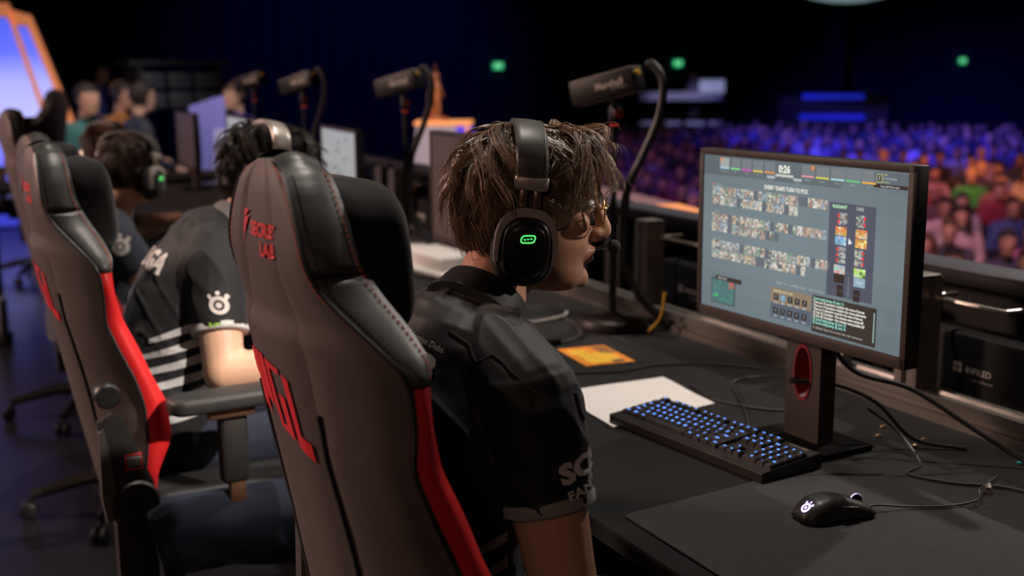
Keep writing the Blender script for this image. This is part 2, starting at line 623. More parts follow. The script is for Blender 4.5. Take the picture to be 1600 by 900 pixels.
names = {1.67: 'black LED cabinet back with pale logo and metal handle, right of the lit monitor',
         2.70: 'black LED cabinet back between the grooved post and the lit monitor'}
for k, y in enumerate((0.64, 1.67, 2.70, 3.73, 4.76, 5.79, 6.82)):
    cabinet(y, names.get(y) or ['black LED cabinet back nearest the camera, at the right picture edge', '', '', 'black LED cabinet back behind the near camera stand', 'black LED cabinet back beside the pair of posts',
                                'black LED cabinet back past the pair of posts', 'black LED cabinet back at the far end of the row'][k])
# ================================================================== things on the desk
DZ = 0.7405
M_bez = mat('monitor_bezel', (0.050, 0.036, 0.030), 0.55, var=0.15, spec=0.4)
M_bezb = mat('monitor_back', (0.012, 0.012, 0.012), 0.4)
M_redp = mat('red_plastic', (0.22, 0.008, 0.012), 0.45)
M_scr = mat('screen_image', (0.01, 0.01, 0.01), 0.35, emit_attr='tint', es=1.0)
M_scroff = mat('off_screen_brown_reflection', (0.10, 0.075, 0.068), 0.55, var=0.05)  # warm reflection on switched-off black screens painted in as brown

def screen_graphics(W, H, seed=3, full=True):
    """user interface as flat coloured pieces: returns MB in (y right-handed: u to the viewer's right, v up), origin top-left"""
    rnd = random.Random(seed)
    mb = MB()
    lay = [0]
    def P(u, v):
        return V((-.0004 * (1 + lay[0]), W / 2 - u * W, H / 2 - v * H))
    def rect(u0, v0, u1, v1, c, l=0):
        lay[0] = l
        mb.add([P(u0, v0), P(u0, v1), P(u1, v1), P(u1, v0)], [(0, 1, 2, 3)], 0, c)
    def text(s, u, v, size, c, l=3, bold=0.0, sx=1.0, align='CENTER'):
        lay[0] = l
        add_text(mb, s, lambda a, b: P(u + a / W, v - b / H), size * H, bold=bold * H, col=c, sx=sx, align=align)
    # background with a soft variation
    n = 14
    for i in range(n):
        for j in range(8):
            u, v = (i + .5) / n, (j + .5) / 8
            g = 1 - .35 * (abs(u - .45) ** 1.5 + abs(v - .5))
            if v < .12 and u < .72: g *= .72
            rect(i / n, j / 8, (i + 1) / n, (j + 1) / 8, (.175 * g, .235 * g, .265 * g) if full else (.34, .34, .31))
    if not full:
        for i in range(40):
            u, v = rnd.random() * .8, rnd.random() * .8
            k = rnd.uniform(.1, .4)
            rect(u, v, u + .05, v + .05, (k, k, k * .9), 1)
        return mb
    # top bar portraits
    bars = [((.40, .62, .80)), (.20, .75, .25), (.65, .08, .50), (.80, .65, .05), (.85, .30, .04)]
    for i in range(5):
        u = .095 + i * .062
        rect(u, .012, u + .052, .075, (.17, .20, .22) if i else (.35, .38, .36), 1)
        rect(u, .072, u + .052, .082, bars[i], 2)
        text(['Mobile Sea', 'Ste', 'Yrstg', 'Exi', 'No'][i], u + .026, .098, .016, (.35, .38, .38))
    rect(.10, .012, .112, .035, (.8, .25, .05), 2)
    bars = [(.75, .30, .33), (.75, .65, .08), (.40, .68, .72), (.10, .60, .18), (.85, .40, .05)]
    for i in range(5):
        u = .53 + i * .069
        rect(u, .012, u + .06, .075, (.17, .20, .22), 1)
        rect(u, .072, u + .06, .082, bars[i], 2)
        text(['Bulldog', 'Cipra', 'Cable 1', 'Mope', 'n1'][i], u + .03, .098, .016, (.42, .45, .45))
    rect(.575, .012, .59, .035, (.8, .25, .05), 2)
    text('0:26', .445, .05, .062, (.95, .95, .85), bold=.002, sx=.95)
    text('CAPTAINS MODE', .445, .088, .020, (.85, .85, .75), bold=.001)
    for u in (.375, .51): rect(u - .02, .095, u + .02, .112, (.42, .48, .50), 1); text('0:10', u, .125, .014, (.4, .45, .45))
    text("ENEMY TEAM'S TURN TO PICK", .455, .168, .034, (.80, .80, .70), bold=.001, sx=.82)
    rect(.855, .01, .995, .075, (.10, .13, .16), 1); rect(.855, .075, .995, .095, (.02, .015, .012), 1)
    text('Press Shift+Tab to view', .925, .086, .014, (.9, .9, .9))
    rect(.868, .02, .892, .068, (.45, .50, .20), 2); rect(.871, .025, .889, .063, (.03, .04, .04), 3); text('?', .880, .045, .035, (.9, .9, .8), 4)
    text('You', .898, .022, .016, (.6, .7, .2), align='LEFT'); text('is now playing', .898, .042, .016, (.6, .65, .65), align='LEFT'); text('Dota 2', .898, .062, .016, (.5, .7, .2), align='LEFT')
    # portrait grid, six rows of little blotches
    rows = [(.20, 26, .70), (.262, 20, .70), (.375, 26, .70), (.437, 16, .70), (.55, 27, .72), (.612, 22, .72)]
    pal = [(.55, .42, .30), (.30, .26, .22), (.42, .48, .44), (.62, .58, .48), (.22, .34, .26), (.45, .28, .22), (.30, .38, .48), (.66, .64, .58), (.14, .16, .16)]
    for v0, cnt, _ in rows:
        gaps = {rnd.randrange(3, cnt) for _ in range(3)}
        for i in range(cnt):
            u0 = .055 + i * .0232
            if i in gaps:
                rect(u0, v0, u0 + .0222, v0 + .056, (.12, .14, .17), 1); continue
            base = rnd.choice(pal)
            for a in range(3):
                for b in range(4):
                    c = base if rnd.random() < .45 else rnd.choice(pal)
                    k = rnd.uniform(.6, 1.25)
                    rect(u0 + a * .0072, v0 + b * .014, u0 + (a + 1) * .0072, v0 + (b + 1) * .014, tuple(x * k for x in c), 1)
    for v0, s in ((.185, 'STRENGTH'), (.36, 'AGILITY'), (.535, 'INTELLECT')): text(s, .085, v0 + .003, .014, (.4, .48, .46))
    rect(.055, .18, .062, .19, (.75, .10, .08), 2)
    # minimap
    rect(.06, .80, .20, .965, (.05, .07, .08), 1); rect(.066, .808, .194, .957, (.07, .17, .19), 2)
    for i in range(26):
        u, v = .072 + rnd.random() * .11, .815 + rnd.random() * .125
        rect(u, v, u + .016, v + .02, (.05 + .04 * rnd.random(), .14 + .12 * rnd.random(), .17), 3)
    for i in range(14):
        g = rnd.random() < .5
        u = (.068 if g else .16) + rnd.random() * .03; v = (.90 if g else .812) + rnd.random() * .045
        rect(u, v, u + .007, v + .011, (.08, .70, .15) if g else (.75, .08, .06), 4)
    rect(.085, .782, .235, .81, (.03, .022, .018), 2); text('Ability Draft', .125, .796, .018, (.8, .8, .75))
    text('FILTER   S  D     COMPARE  A B C     PROTOTYPE  O', .54, .742, .018, (.45, .52, .52))
    # grid of helpers
    rect(.395, .775, .60, .965, (.09, .12, .16), 1); rect(.395, .775, .60, .87, (.26, .20, .13), 2); text('HEROES AND FOES', .46, .795, .020, (.85, .75, .5))
    for r_ in range(2):
        for i in range(5):
            u, v = .425 + i * .036, .835 + r_ * .085
            rect(u - .012, v - .022, u + .012, v + .016, (.02, .02, .022) if (r_, i) != (0, 1) else (.15, .35, .50), 3)
            text('?', u, v - .003, .03, (.8, .8, .8), 4); text('0.0%', u, v + .03, .018, (.75, .78, .78), 4)
    # chat
    rect(.605, .765, .895, .985, (.035, .028, .024), 1)
    lines = ['(Local ready) Joinup: @ dotz 1 2', 'There are 10 spectators watching this game of heroes', 'There are 10 spectators watching the games afterwards',
             'There are 3 spectators watching the game of heroes', '@ Dab: @ Caretaker - Five minutes every minute #7', '@ Dab: @ Caretaker - Five minutes every position #7',
             '@ (Local ready) Joinup: @ dotz, 75', '@ (Local ready) Joinup: @ dotz, 76']
    for i, s in enumerate(lines):
        c = (.30, .75, .62) if i in (0, 6, 7) else (.82, .80, .72)
        text(s, .612, .783 + i * .0205, .021, c, bold=.0008, sx=.88, align='LEFT')
    text('To [Allies]: Type here to chat. Use / for commands.', .612, .957, .019, (.6, .58, .52), align='LEFT')
    rect(.884, .79, .888, .96, (.35, .60, .55), 2)
    # draft panel
    rect(.667, .205, .872, .745, (.075, .085, .125), 1)
    text('RADIANT', .715, .228, .026, (.45, .80, .45), bold=.001); text('DIRE', .805, .228, .026, (.40, .42, .42), bold=.001)
    lv = [(.26, .034, 0), (.295, .034, 0), (.34, .05, 1), (.395, .05, 2), (.455, .03, 0), (.487, .03, 0), (.519, .03, 0), (.56, .05, 3)]
    for v0, h, kd in lv:
        for side in (0, 1):
            u0 = (.70 if side == 0 else .79); w = .05 if kd else .036
            if side == 0 and not kd: u0 += .014
            pl = [[(.35, .35, .35), (.15, .15, .15), (.55, .55, .55)], [(.80, .38, .10), (.75, .25, .08), (.85, .6, .4)],
                  [(.25, .50, .70), (.50, .68, .80), (.2, .4, .6)] if side == 0 else [(.85, .50, .10), (.8, .3, .1), (.9, .7, .3)],
                  [(.70, .55, .45), (.45, .60, .60), (.8, .3, .2)] if side == 0 else [(.50, .72, .15), (.15, .2, .12), (.7, .8, .6)]][kd]
            for a in range(4):
                for b in range(3):
                    rect(u0 + a * w / 4, v0 + b * h / 3, u0 + (a + 1) * w / 4, v0 + (b + 1) * h / 3, tuple(x * rnd.uniform(.7, 1.1) for x in rnd.choice(pl)), 3)
            if not kd: rect(u0 - .006 if side == 0 else u0 + w - .004, v0 + .006, u0 + .004 if side == 0 else u0 + w + .006, v0 + h - .006, (.70, .06, .06), 4)
    rect(.79, .613, .84, .665, (.28, .42, .52), 2); text('PICK', .815, .64, .022, (.75, .82, .85))
    rect(.70, .613, .748, .663, (.03, .02, .017), 2)
    for v0, h, w in ((.675, .032, .03), (.711, .032, .03), (.75, 0, 0)):
        if w:
            rect(.716, v0, .716 + w, v0 + h, (.03, .02, .017), 2); rect(.79, v0 + .008, .79 + w, v0 + h + .008, (.03, .02, .017), 2)
    rect(.70, .69 + .055, .748, .69 + .055, (.03, .02, .017), 2)
    for k in range(9): text(str(5 + k * 2), .768, .62 + k * .014, .013, (.5, .52, .55))
    lay[0] = 6
    mb.add([P(.763, .395), P(.763, .435), P(.772, .427), P(.778, .425)], [(0, 1, 2, 3)], 0, (.95, .95, .95))
    return mb

def monitor(loc, rz, label, mode):
    W, H, T = .571, .347, .03
    m = thing('gaming_monitor', label, 'monitor', (loc[0], loc[1], DZ), rz, 'players\' monitors along the desk')
    zb = loc[2] - DZ
    cz = zb + H / 2
    mb = MB(); mb.box((T / 2, 0, cz), (T, W, H), bev=.003); mb.box((T + .012, 0, cz), (.03, W * .62, H * .62), bev=.012); mb.build('housing', M_bezb, m)
    # bezel frame
    mb = MB(); bw = .0125
    for yy in (-1, 1): mb.box((-.002, yy * (W / 2 - bw / 2), cz), (.006, bw, H), bev=.001)
    mb.box((-.002, 0, zb + H - bw / 2), (.006, W, bw), bev=.001); mb.box((-.002, 0, zb + .0105), (.006, W, .021), bev=.001)
    mb.build('bezel', M_bez, m)
    sw, sh = W - 2 * bw, H - bw - .021
    sz = zb + .021 + sh / 2
    if mode == 'off':
        mb = MB(); mb.box((-.0005, 0, sz), (.002, sw, sh)); mb.build('screen', M_scroff, m, smooth=0)
    else:
        mb = MB(); mb.box((.0, 0, sz), (.002, sw, sh)); s = mb.build('screen', M_black, m, smooth=0)
        g = screen_graphics(sw, sh, full=(mode == 'full'))
        g.v = [(p[0] - .0013, p[1], p[2] + sz) for p in g.v]
        o = g.build('screen_image', M_scr, s, smooth=0)
    # stand: flat neck with oval red-lined hole, heavy foot
    nk = MB()
    y0, y1, z0, z1 = -.047, .047, .012, zb + .02
    hole = [(.022 * math.cos(2 * math.pi * k / 24), .145 + .05 * math.sin(2 * math.pi * k / 24)) for k in range(24)]
    outer = []
    zc = .145
    for k in range(24):
        a = 2 * math.pi * k / 24
        c, s_ = math.cos(a), math.sin(a)
        vert = (z1 - zc) if s_ > 0 else (zc - z0)
        q = min(.047 / max(abs(c), 1e-6), vert / max(abs(s_), 1e-6))
        outer.append([c * q, zc + s_ * q])
    for cy_, cz_ in ((.047, z1), (-.047, z1), (.047, z0), (-.047, z0)):
        k = min(range(24), key=lambda i: (outer[i][0] - cy_) ** 2 + (outer[i][1] - cz_) ** 2)
        outer[k] = [cy_, cz_]
    for x0, x1 in ((.035, .075),):
        vs = [V((x, y, z)) for x in (x0, x1) for ring in (outer, hole) for (y, z) in ring]
        fs = []
        for k in range(24):
            l = (k + 1) % 24
            fs += [(k, l, 24 + l, 24 + k), (48 + k, 72 + k, 72 + l, 48 + l), (k, 48 + k, 48 + l, l)]
        nk.add(vs, fs)
    nk.build('stand_neck', M_bez, m, smooth=30, fix=True)
    mb = MB()
    ring = [(y * 1.0, z) for y, z in hole]
    vs = [V((x, y * s, .145 + (z - .145) * s)) for x, s in ((.033, 1.14), (.033, .99), (.077, .99), (.077, 1.14)) for y, z in ring]
    fs = [(i * 24 + k, i * 24 + (k + 1) % 24, (i + 1) * 24 + (k + 1) % 24, (i + 1) * 24 + k) for i in range(3) for k in range(24)]
    mb.add(vs, fs); mb.build('red_grommet', M_redp, m, fix=True)
    mb = MB(); mb.box((.06, 0, zb + .09), (.05, .09, .16), bev=.012); mb.build('mount', M_bezb, m)
    mb = MB(); mb.box((.045, 0, .006), (.17, .20, .012), bev=.005); mb.build('stand_base', mat('base_matt', (.006, .006, .006), .9, spec=.1), m)
    return m

monitor((1.43, 1.697, .957), 2.2, 'large lit monitor showing a draft screen, right of the player in front', 'full')
monitor((1.40, 3.12, .935), 0, 'brown-black monitor with dark screen behind the foreground player\'s head', 'off')
monitor((1.45, 4.50, .90), -4, 'washed-out lit monitor behind the second player\'s curly head', 'pale')
monitor((1.42, 6.10, .90), -3, 'pale monitor whose corner shows left above the second player\'s head', 'pale')
monitor((1.42, 7.50, .88), 0, 'blue-grey dark monitor far down the desk beside the third player', 'off')

# ------------------------------------------------------------------ keyboard
M_kb = mat('keyboard_case', (0.018, 0.016, 0.016), 0.38, var=0.2)
M_key = mat('keycap_black', (0.013, 0.013, 0.014), 0.5, var=0.2)
M_leg = mat('key_legend_blue', (0.02, 0.05, 0.3), 0.5, emit=(0.10, 0.28, 1.0), es=3.0)
KA = -6.18
kb = thing('mechanical_keyboard', 'black full-size keyboard with glowing blue legends, below the lit monitor', 'keyboard', (1.2285, 1.767, DZ), -KA)
# local: +x to the back of the desk, +y to the player's left
KW, KD = .44, .150
kt = rotm(0, -3.4, 0)
mb = MB(); mb.prism([(0, .004), (.004, 0), (KD - .004, .0), (KD, .005), (KD, .029), (KD - .004, .032), (.004, .0215), (0, .018)], -KW / 2, KW / 2, lambda u, v, t: V((u, t, v)))
mb.build('case', M_kb, kb, smooth=30, fix=True)
mb = MB(); mb.tube([(0.001, -KW / 2, .0195), (0.001, KW / 2, .0195)], .0018, 6); mb.build('front_edge_trim', mat('keyboard_trim', (0.10, 0.085, 0.075), 0.35, metal=0.6), kb)
U = .0190
def ktop(x): return .0215 + (x / KD) * .0105
keymesh = {}
def key(u0, r, w, leg, d=1.0):
    """u0 in key units from the left end, r row from the back"""
    ky = KW / 2 - .0115 - (u0 + w / 2) * U
    kx = KD - .018 - r * U - (d - 1) * U / 2
    if r > 0: kx -= .006
    kk = (round(w, 2), d)
    if kk not in keymesh:
        q = MB()
        a, b, h = (d * U - .0016) / 2, (w * U - .0016) / 2, .0095
        t = .0022
        vs = [V((sx * a, sy * b, 0)) for sx, sy in ((-1, -1), (1, -1), (1, 1), (-1, 1))]
        vs += [V((sx * (a - t * .7), sy * (b - t * .7), h * .82)) for sx, sy in ((-1, -1), (1, -1), (1, 1), (-1, 1))]
        vs += [V((sx * (a - t * 1.5), sy * (b - t * 1.5), h)) for sx, sy in ((-1, -1), (1, -1), (1, 1), (-1, 1))]
        fs = [(3, 2, 1, 0), (8, 9, 10, 11)] + [(i + o, (i + 1) % 4 + o, (i + 1) % 4 + o + 4, i + o + 4) for o in (0, 4) for i in range(4)]
        q.add(vs, fs)
        me = q.mesh('keycap'); me.materials.append(M_key)
        keymesh[kk] = me
    o = bpy.data.objects.new('keycap', keymesh[kk])
    COL.objects.link(o); o.parent = kb
    o.location = (kx, ky, ktop(kx) - .001)
    o.rotation_euler = (0, R(-4), 0)
    if leg:
        q = MB()
        fn = lambda a, b: V((b + .001, -a, .0098))
        n = 1 if len(leg) == 1 else len(leg)
        add_text(q, leg, fn, .0078 if n == 1 else .0050, bold=.0005 if n == 1 else .0003, res=1)
        lo = q.build('legend', M_leg, o, smooth=0)
L0 = ['Esc', None, 'F1', 'F2', 'F3', 'F4', .5, 'F5', 'F6', 'F7', 'F8', .5, 'F9', 'F10', 'F11', 'F12', .25, 'Prt', 'Scr', 'Pau']
x = 0
for e in L0:
    if e is None: x += 1
    elif isinstance(e, float): x += e
    else: key(x, 0, 1, e); x += 1
def row(r, items, x=0.0):
    for e in items:
        if isinstance(e, float): x += e; continue
        l, w = e if isinstance(e, tuple) else (e, 1)
        key(x, r, w, l); x += w
row(1, ['`', '1', '2', '3', '4', '5', '6', '7', '8', '9', '0', '-', '=', ('Back', 2), .25, 'Ins', 'Hm', 'PU', .25, 'Num', '/', '*', '-'])
row(2, [('Tab', 1.5), 'Q', 'W', 'E', 'R', 'T', 'Y', 'U', 'I', 'O', 'P', '[', ']', ('\\', 1.5), .25, 'Del', 'End', 'PD', .25, '7', '8', '9'])
row(3, [('Caps', 1.75), 'A', 'S', 'D', 'F', 'G', 'H', 'J', 'K', 'L', ';', "'", ('Enter', 2.25), 3.5, '4', '5', '6'])
row(4, [('Shift', 2.25), 'Z', 'X', 'C', 'V', 'B', 'N', 'M', ',', '.', '/', ('Shift', 2.75), 1.25, '^', 1.25, '1', '2', '3'])
row(5, [('Ctrl', 1.25), ('W', 1.25), ('Alt', 1.25), ('', 6.25), ('Alt', 1.25), ('Fn', 1.25), ('=', 1.25), ('Ctrl', 1.25), .25, '<', 'v', '>', .25, ('0', 2), '.'])
key(21.5, 2, 1, '+', 2); key(21.5, 4, 1, 'Ent', 2)
mb = MB(); add_text(mb, 'steelseries', lambda a, b: V((KD - .012 + b, -KW / 2 + .045 - a, .0325)), .011, bold=.0002); mb.build('brand_print', mat('print_grey', (0.22, 0.21, 0.20), 0.6), kb, smooth=0)
for yy in (-.17, .17):
    mb = MB(); mb.box((KD - .02, yy, .004), (.012, .03, .02), bev=.002); mb.build('foot', M_black, kb)

# ------------------------------------------------------------------ mouse pad, mouse
M_pad = mat('mousepad_cloth', (0.030, 0.031, 0.033), 0.9, var=0.3, scale=60, bump=0.2, bscale=1200)
M_padedge = mat('mousepad_rim', (0.006, 0.006, 0.006), 0.7)
def rrect(x0, y0, x1, y1, r, n=6):
    out = []
    for cx, cy, a0 in ((x1 - r, y1 - r, 0), (x0 + r, y1 - r, 90), (x0 + r, y0 + r, 180), (x1 - r, y0 + r, 270)):
        for k in range(n + 1):
            a = R(a0 + 90 * k / n)
            out.append((cx + r * math.cos(a), cy + r * math.sin(a)))
    return out
pad = thing('mouse_pad', 'dark grey cloth mouse pad with stitched rim at the desk edge', 'mouse pad', (1.215, 1.36, DZ))
pr = rrect(-.255, -.37, .262, .178, .014)
pr = [(u, v + (u + .255) * .10) for u, v in pr]
mb = MB(); mb.prism(pr, 0, .0032); mb.build('pad_cloth', M_pad, pad, smooth=0)
mb = MB(); mb.tube([V((u, v, .0022)) for u, v in pr], .0019, 6, closed=True); mb.build('stitched_rim', M_padedge, pad)

M_mouse = mat('mouse_shell', (0.022, 0.021, 0.021), 0.42, var=0.1, spec=0.5)
M_mled = mat('mouse_led', (0.5, 0.4, 0.8), 0.5, emit=(0.62, 0.42, 1.0), es=2.2)
mo = thing('gaming_mouse', 'black wired mouse with glowing violet emblem on the pad', 'mouse', (1.258, 1.372, DZ + .0032), -8)
mo.scale = (1.06, 1.06, 1.06)
# local +x is the front of the mouse; +y the left
def mprof(t):
    # t 0 back .. 1 front : half width, height
    w = [(0, .018), (.08, .026), (.25, .0315), (.45, .0310), (.62, .0295), (.8, .0305), (.93, .029), (1, .022)]
    h = [(0, .010), (.06, .022), (.2, .0345), (.38, .0385), (.55, .036), (.75, .027), (.9, .0195), (1, .010)]
    def ip(tb):
        for (a, b), (c, d) in zip(tb, tb[1:]):
            if t <= c:
                s = (t - a) / (c - a)
                return b + (d - b) * s
        return tb[-1][1]
    return ip(w), ip(h)
def mfn(u, vv):
    w, h = mprof(u)
    a = math.pi * vv
    c, s = math.cos(a), math.sin(a)
    e = .62
    y = w * math.copysign(abs(c) ** e, c) * (1 - .10 * (1 - s) * (1 if .3 < u < .75 else 0))
    z = .003 + (h - .003) * abs(s) ** .75
    return V((-.063 + .126 * u, y, z))
sh = MB(); sh.grid(mfn, 29, 25)
n = 25
sh.f.append(tuple(range(n))); sh.f.append(tuple(28 * n + k for k in range(n))[::-1]); sh.m += [0, 0]
sh.f.append(tuple(i * n for i in range(29)) + tuple(i * n + n - 1 for i in reversed(range(29)))); sh.m.append(0)
me = evaluated(sh.mesh('shell'), [('SMOOTH', dict(factor=.5, iterations=3))])
shell = put(me, 'shell', M_mouse, mo, 50)
mbv = bvh_of(me)
mb = MB(); mb.box((0, 0, .0018), (.108, .05, .003), bev=.001); mb.build('glide_feet', M_black, mo)
for sgn in (-1, 1):
    mb = MB()
    pts = []
    for k in range(9):
        x = -.002 + .058 * k / 8
        h = mbv.ray_cast(V((x, sgn * .0045, .1)), V((0, 0, -1)))
        pts.append((h[0] if h[0] else V((x, sgn * .0045, .02))) + V((0, 0, .0001)))
    mb.tube(pts, .0006, 5); mb.build('button_seam', M_padedge, shell)
mb = MB(); mb.lathe([(.0, -.0032), (.0085, -.0032), (.0105, -.002), (.0105, .002), (.0085, .0032), (0, .0032)], 20, (.040, 0, .0215), rotm(90, 0, 0)); mb.build('scroll_wheel', M_black, mo)
mb = MB(); mb.lathe([(.0109, -.0012), (.0109, .0012)], 20, (.040, 0, .0215), rotm(90, 0, 0)); mb.build('wheel_glow', M_mled, mo)
mb = MB(); mb.box((.012, -.0285, .022), (.03, .006, .007), bev=.002, rot=rotm(0, 8, 0)); mb.build('side_button', M_black, mo)
fn = decal_fn(mbv, (-.047, -.006, .020), (0, -1, 0), (.55, 0, .84), lift=.0006, reach=.03)
mb = MB()
def ringd(mb, cx, cy, r0, r1, fn, n=28):
    vs = [fn(cx + r * math.cos(2 * math.pi * k / n), cy + r * math.sin(2 * math.pi * k / n)) for r in (r0, r1) for k in range(n)]
    mb.add(vs, [(k, (k + 1) % n, n + (k + 1) % n, n + k) for k in range(n)])
def emblem(mb, fn, s=1.0):
    ringd(mb, 0, 0, .0050 * s, .0088 * s, fn); ringd(mb, 0, 0, .0, .0028 * s, fn)
    for ang, rr in ((50, .0117), (90, .0117), (132, .0117)):
        ringd(mb, rr * s * math.cos(R(ang)), rr * s * math.sin(R(ang)), 0, .0020 * s, fn, 12)
    decal_poly(mb, [(.0065 * s, .004 * s), (.0100 * s, .0085 * s), (.0085 * s, .0105 * s), (.005 * s, .007 * s)], fn, .01)
    decal_poly(mb, [(-.0065 * s, .004 * s), (-.0100 * s, .0085 * s), (-.0085 * s, .0105 * s), (-.005 * s, .007 * s)], fn, .01)
emblem(mb, fn, .95); mb.build('glowing_emblem', M_mled, shell, smooth=0)
mw = mo.matrix_basis
def cable(name, pts, r, label, m=None, cat='cable', group=None, n=8):
    base = V(pts[0])
    mb = MB(); mb.tube(smoothpath([V(p) - base for p in pts], n), r, 8)
    o = mb.build(name, m or M_black, loc=base)
    return tag(o, label, cat, group)
cab = MB(); cab.tube(smoothpath([(.061, 0, .008), (.08, -.004, .010), (.13, -.012, .004), (.19, -.028, .003), (.245, -.028, .006), (.262, -.012, .014), (.30, .02, .006), (.36, .06, .002)], 8), .0018, 8)
cab.build('cord', M_black, mo)

# ------------------------------------------------------------------ paper, card
M_paper = mat('white_paper', (0.80, 0.77, 0.74), 0.8, var=0.03)
mb = MB()
q = [V((1.195, 1.955, 0)), V((1.483, 2.00, 0)), V((1.508, 2.244, 0)), V((1.215, 2.235, 0))]
def pfn(u, v):
    a = q[0].lerp(q[1], u); b = q[3].lerp(q[2], u)
    p = a.lerp(b, v)
    z = .0012 + .006 * max(0, v - .8) * (1 - u) + .0015 * math.sin(u * 5) * math.sin(v * 4) ** 2 + .0015
    return p - V((1.36, 2.1, 0)) + V((0, 0, z))
mb.grid(pfn, 12, 12)
me = evaluated(mb.mesh('paper'), [('SOLIDIFY', dict(thickness=.0012, offset=-1))])
o = put(me, 'paper_sheets', M_paper, None, 40, (1.36, 2.1, DZ))
tag(o, 'white paper sheets lying under the left end of the keyboard', 'paper')

card = thing('printed_card', 'orange printed card lying before the round camera stand base', 'card', (1.475, 2.505, DZ), -6)
M_card = mat('orange_print', (0.90, 0.30, 0.03), 0.6, var=0.6, scale=30)
mb = MB(); mb.box((0, 0, .001), (.135, .19, .002)); mb.build('card_sheet', M_card, card, smooth=0)
M_cardy = mat('yellow_print', (0.95, 0.55, 0.05), 0.6, var=0.4, scale=60)
mb = MB(); mb.box((.0, -.03, .0023), (.09, .10, .0006)); mb.box((-.03, .04, .0023), (.05, .05, .0006)); mb.build('yellow_patch', M_cardy, card, smooth=0)
mb = MB()
for k in range(5): mb.box((.058 - k * .008, .045, .0024), (.004, .085, .0006))
mb.box((.03, -.075, .0024), (.03, .02, .0006)); mb.build('print_lines', mat('print_dark', (0.10, 0.08, 0.07), 0.6), card, smooth=0)

# ------------------------------------------------------------------ camera stands with box cameras
M_cam = mat('camera_black', (0.006, 0.006, 0.0065), 0.5, spec=.3, var=0.2)
M_camt = mat('camera_top', (0.16, 0.145, 0.13), 0.45)
M_redk = mat('red_knob', (0.30, 0.03, 0.02), 0.35, metal=0.3)
M_redl = mat('red_light', (0.4, 0.02, 0.02), 0.4, emit=(1.0, 0.08, 0.04), es=0.5)
def camera_stand(x, y, label_s, label_c, detail=True, tilt=13, rz=-62.0):
    s = thing('camera_stand', label_s, 'stand', (x, y, DZ), 0, 'camera stands along the desk')
    mb = MB(); mb.lathe([(0, 0), (.094, 0), (.100, .004), (.100, .024), (.096, .030), (.088, .033), (.03, .037), (.018, .045), (0, .045)], 40); mb.build('round_base', mat('stand_base_black', (0.022, 0.017, 0.015), 0.42), s)
    mb = MB(); mb.lathe([(.0105, .04), (.0105, .29), (.014, .291), (.014, .33), (.0085, .332), (.0085, .585)], 14); mb.build('pole', M_blackm, s)
    mb = MB(); mb.lathe([(0, 0), (.014, .0), (.016, .004), (.016, .05), (.012, .055), (0, .055)], 16, (0, 0, .575)); mb.box((-.0, -.006, .605), (.03, .04, .03), bev=.006); mb.build('ball_head', M_cam, s)
    mb = MB(); mb.lathe([(0, 0), (.013, 0), (.0135, .004), (.0135, .010), (.006, .012), (0, .012)], 16, (0, -.018, .605), rotm(90, 0, 0)); mb.build('red_knob', M_redk, s)
    mb = MB(); mb.lathe([(.0115, 0), (.0115, .007)], 14, (0, 0, .572)); mb.build('red_ring', M_redl, s)
    c = thing('box_camera', label_c, 'camera', (x, y, DZ + .640), rz, 'box cameras on the stands')
    rt = rotm(0, -tilt, 0)
    # local: -x looks at the players' side
    W, L, H = .066, .205, .066
    mb = MB(); mb.box(rt @ V((-.015, 0, H / 2 + .008)), (L, W, H), rt, bev=.005); body = mb.build('camera_body', M_cam, c)
    mb = MB(); mb.box(rt @ V((-.015, 0, H + .009)), (L * .98, W * .9, .004), rt, bev=.001); mb.build('top_plate', M_camt, c)
    mb = MB(); mb.lathe([(0, 0), (.022, 0), (.024, .003), (.024, .012), (.018, .012), (.016, .006), (0, .005)], 20, rt @ V((-.110, 0, H / 2 + .008)), rt @ rotm(0, -90, 0)); mb.build('lens_ring', M_blackm, c)
    mb = MB(); mb.ball(rt @ V((-.112, .022, H * .85)), .0045); mb.build('tally_lamp', M_white, c)
    mb = MB()
    fn = lambda a, b: rt @ V((a + .012, -W / 2 - .0008, b + .043))
    add_text(mb, 'Marshall', fn, .027, bold=.0006); add_text(mb, 'ELECTRONICS', fn, .0075, off=(.03, -.015))
    mb.build('maker_print', mat('print_silver', (.42, .38, .35), .5), body, smooth=0)['kind'] = 'stuff'
    mb = MB(); mb.lathe([(0, 0), (.010, 0), (.010, .018), (0, .018)], 12, (0, 0, -.03)); mb.lathe([(0, 0), (.016, 0), (.016, .008), (0, .008)], 16, (0, 0, -.008)); mb.build('mount_screw', M_blackm, c)
    mb = MB(); mb.lathe([(0, 0), (.008, 0), (.008, .02), (0, .02)], 10, rt @ V((.078, -.01, .058)), rt @ rotm(0, 90, 0)); mb.build('yellow_plug', M_yellow, c)
    return s, c
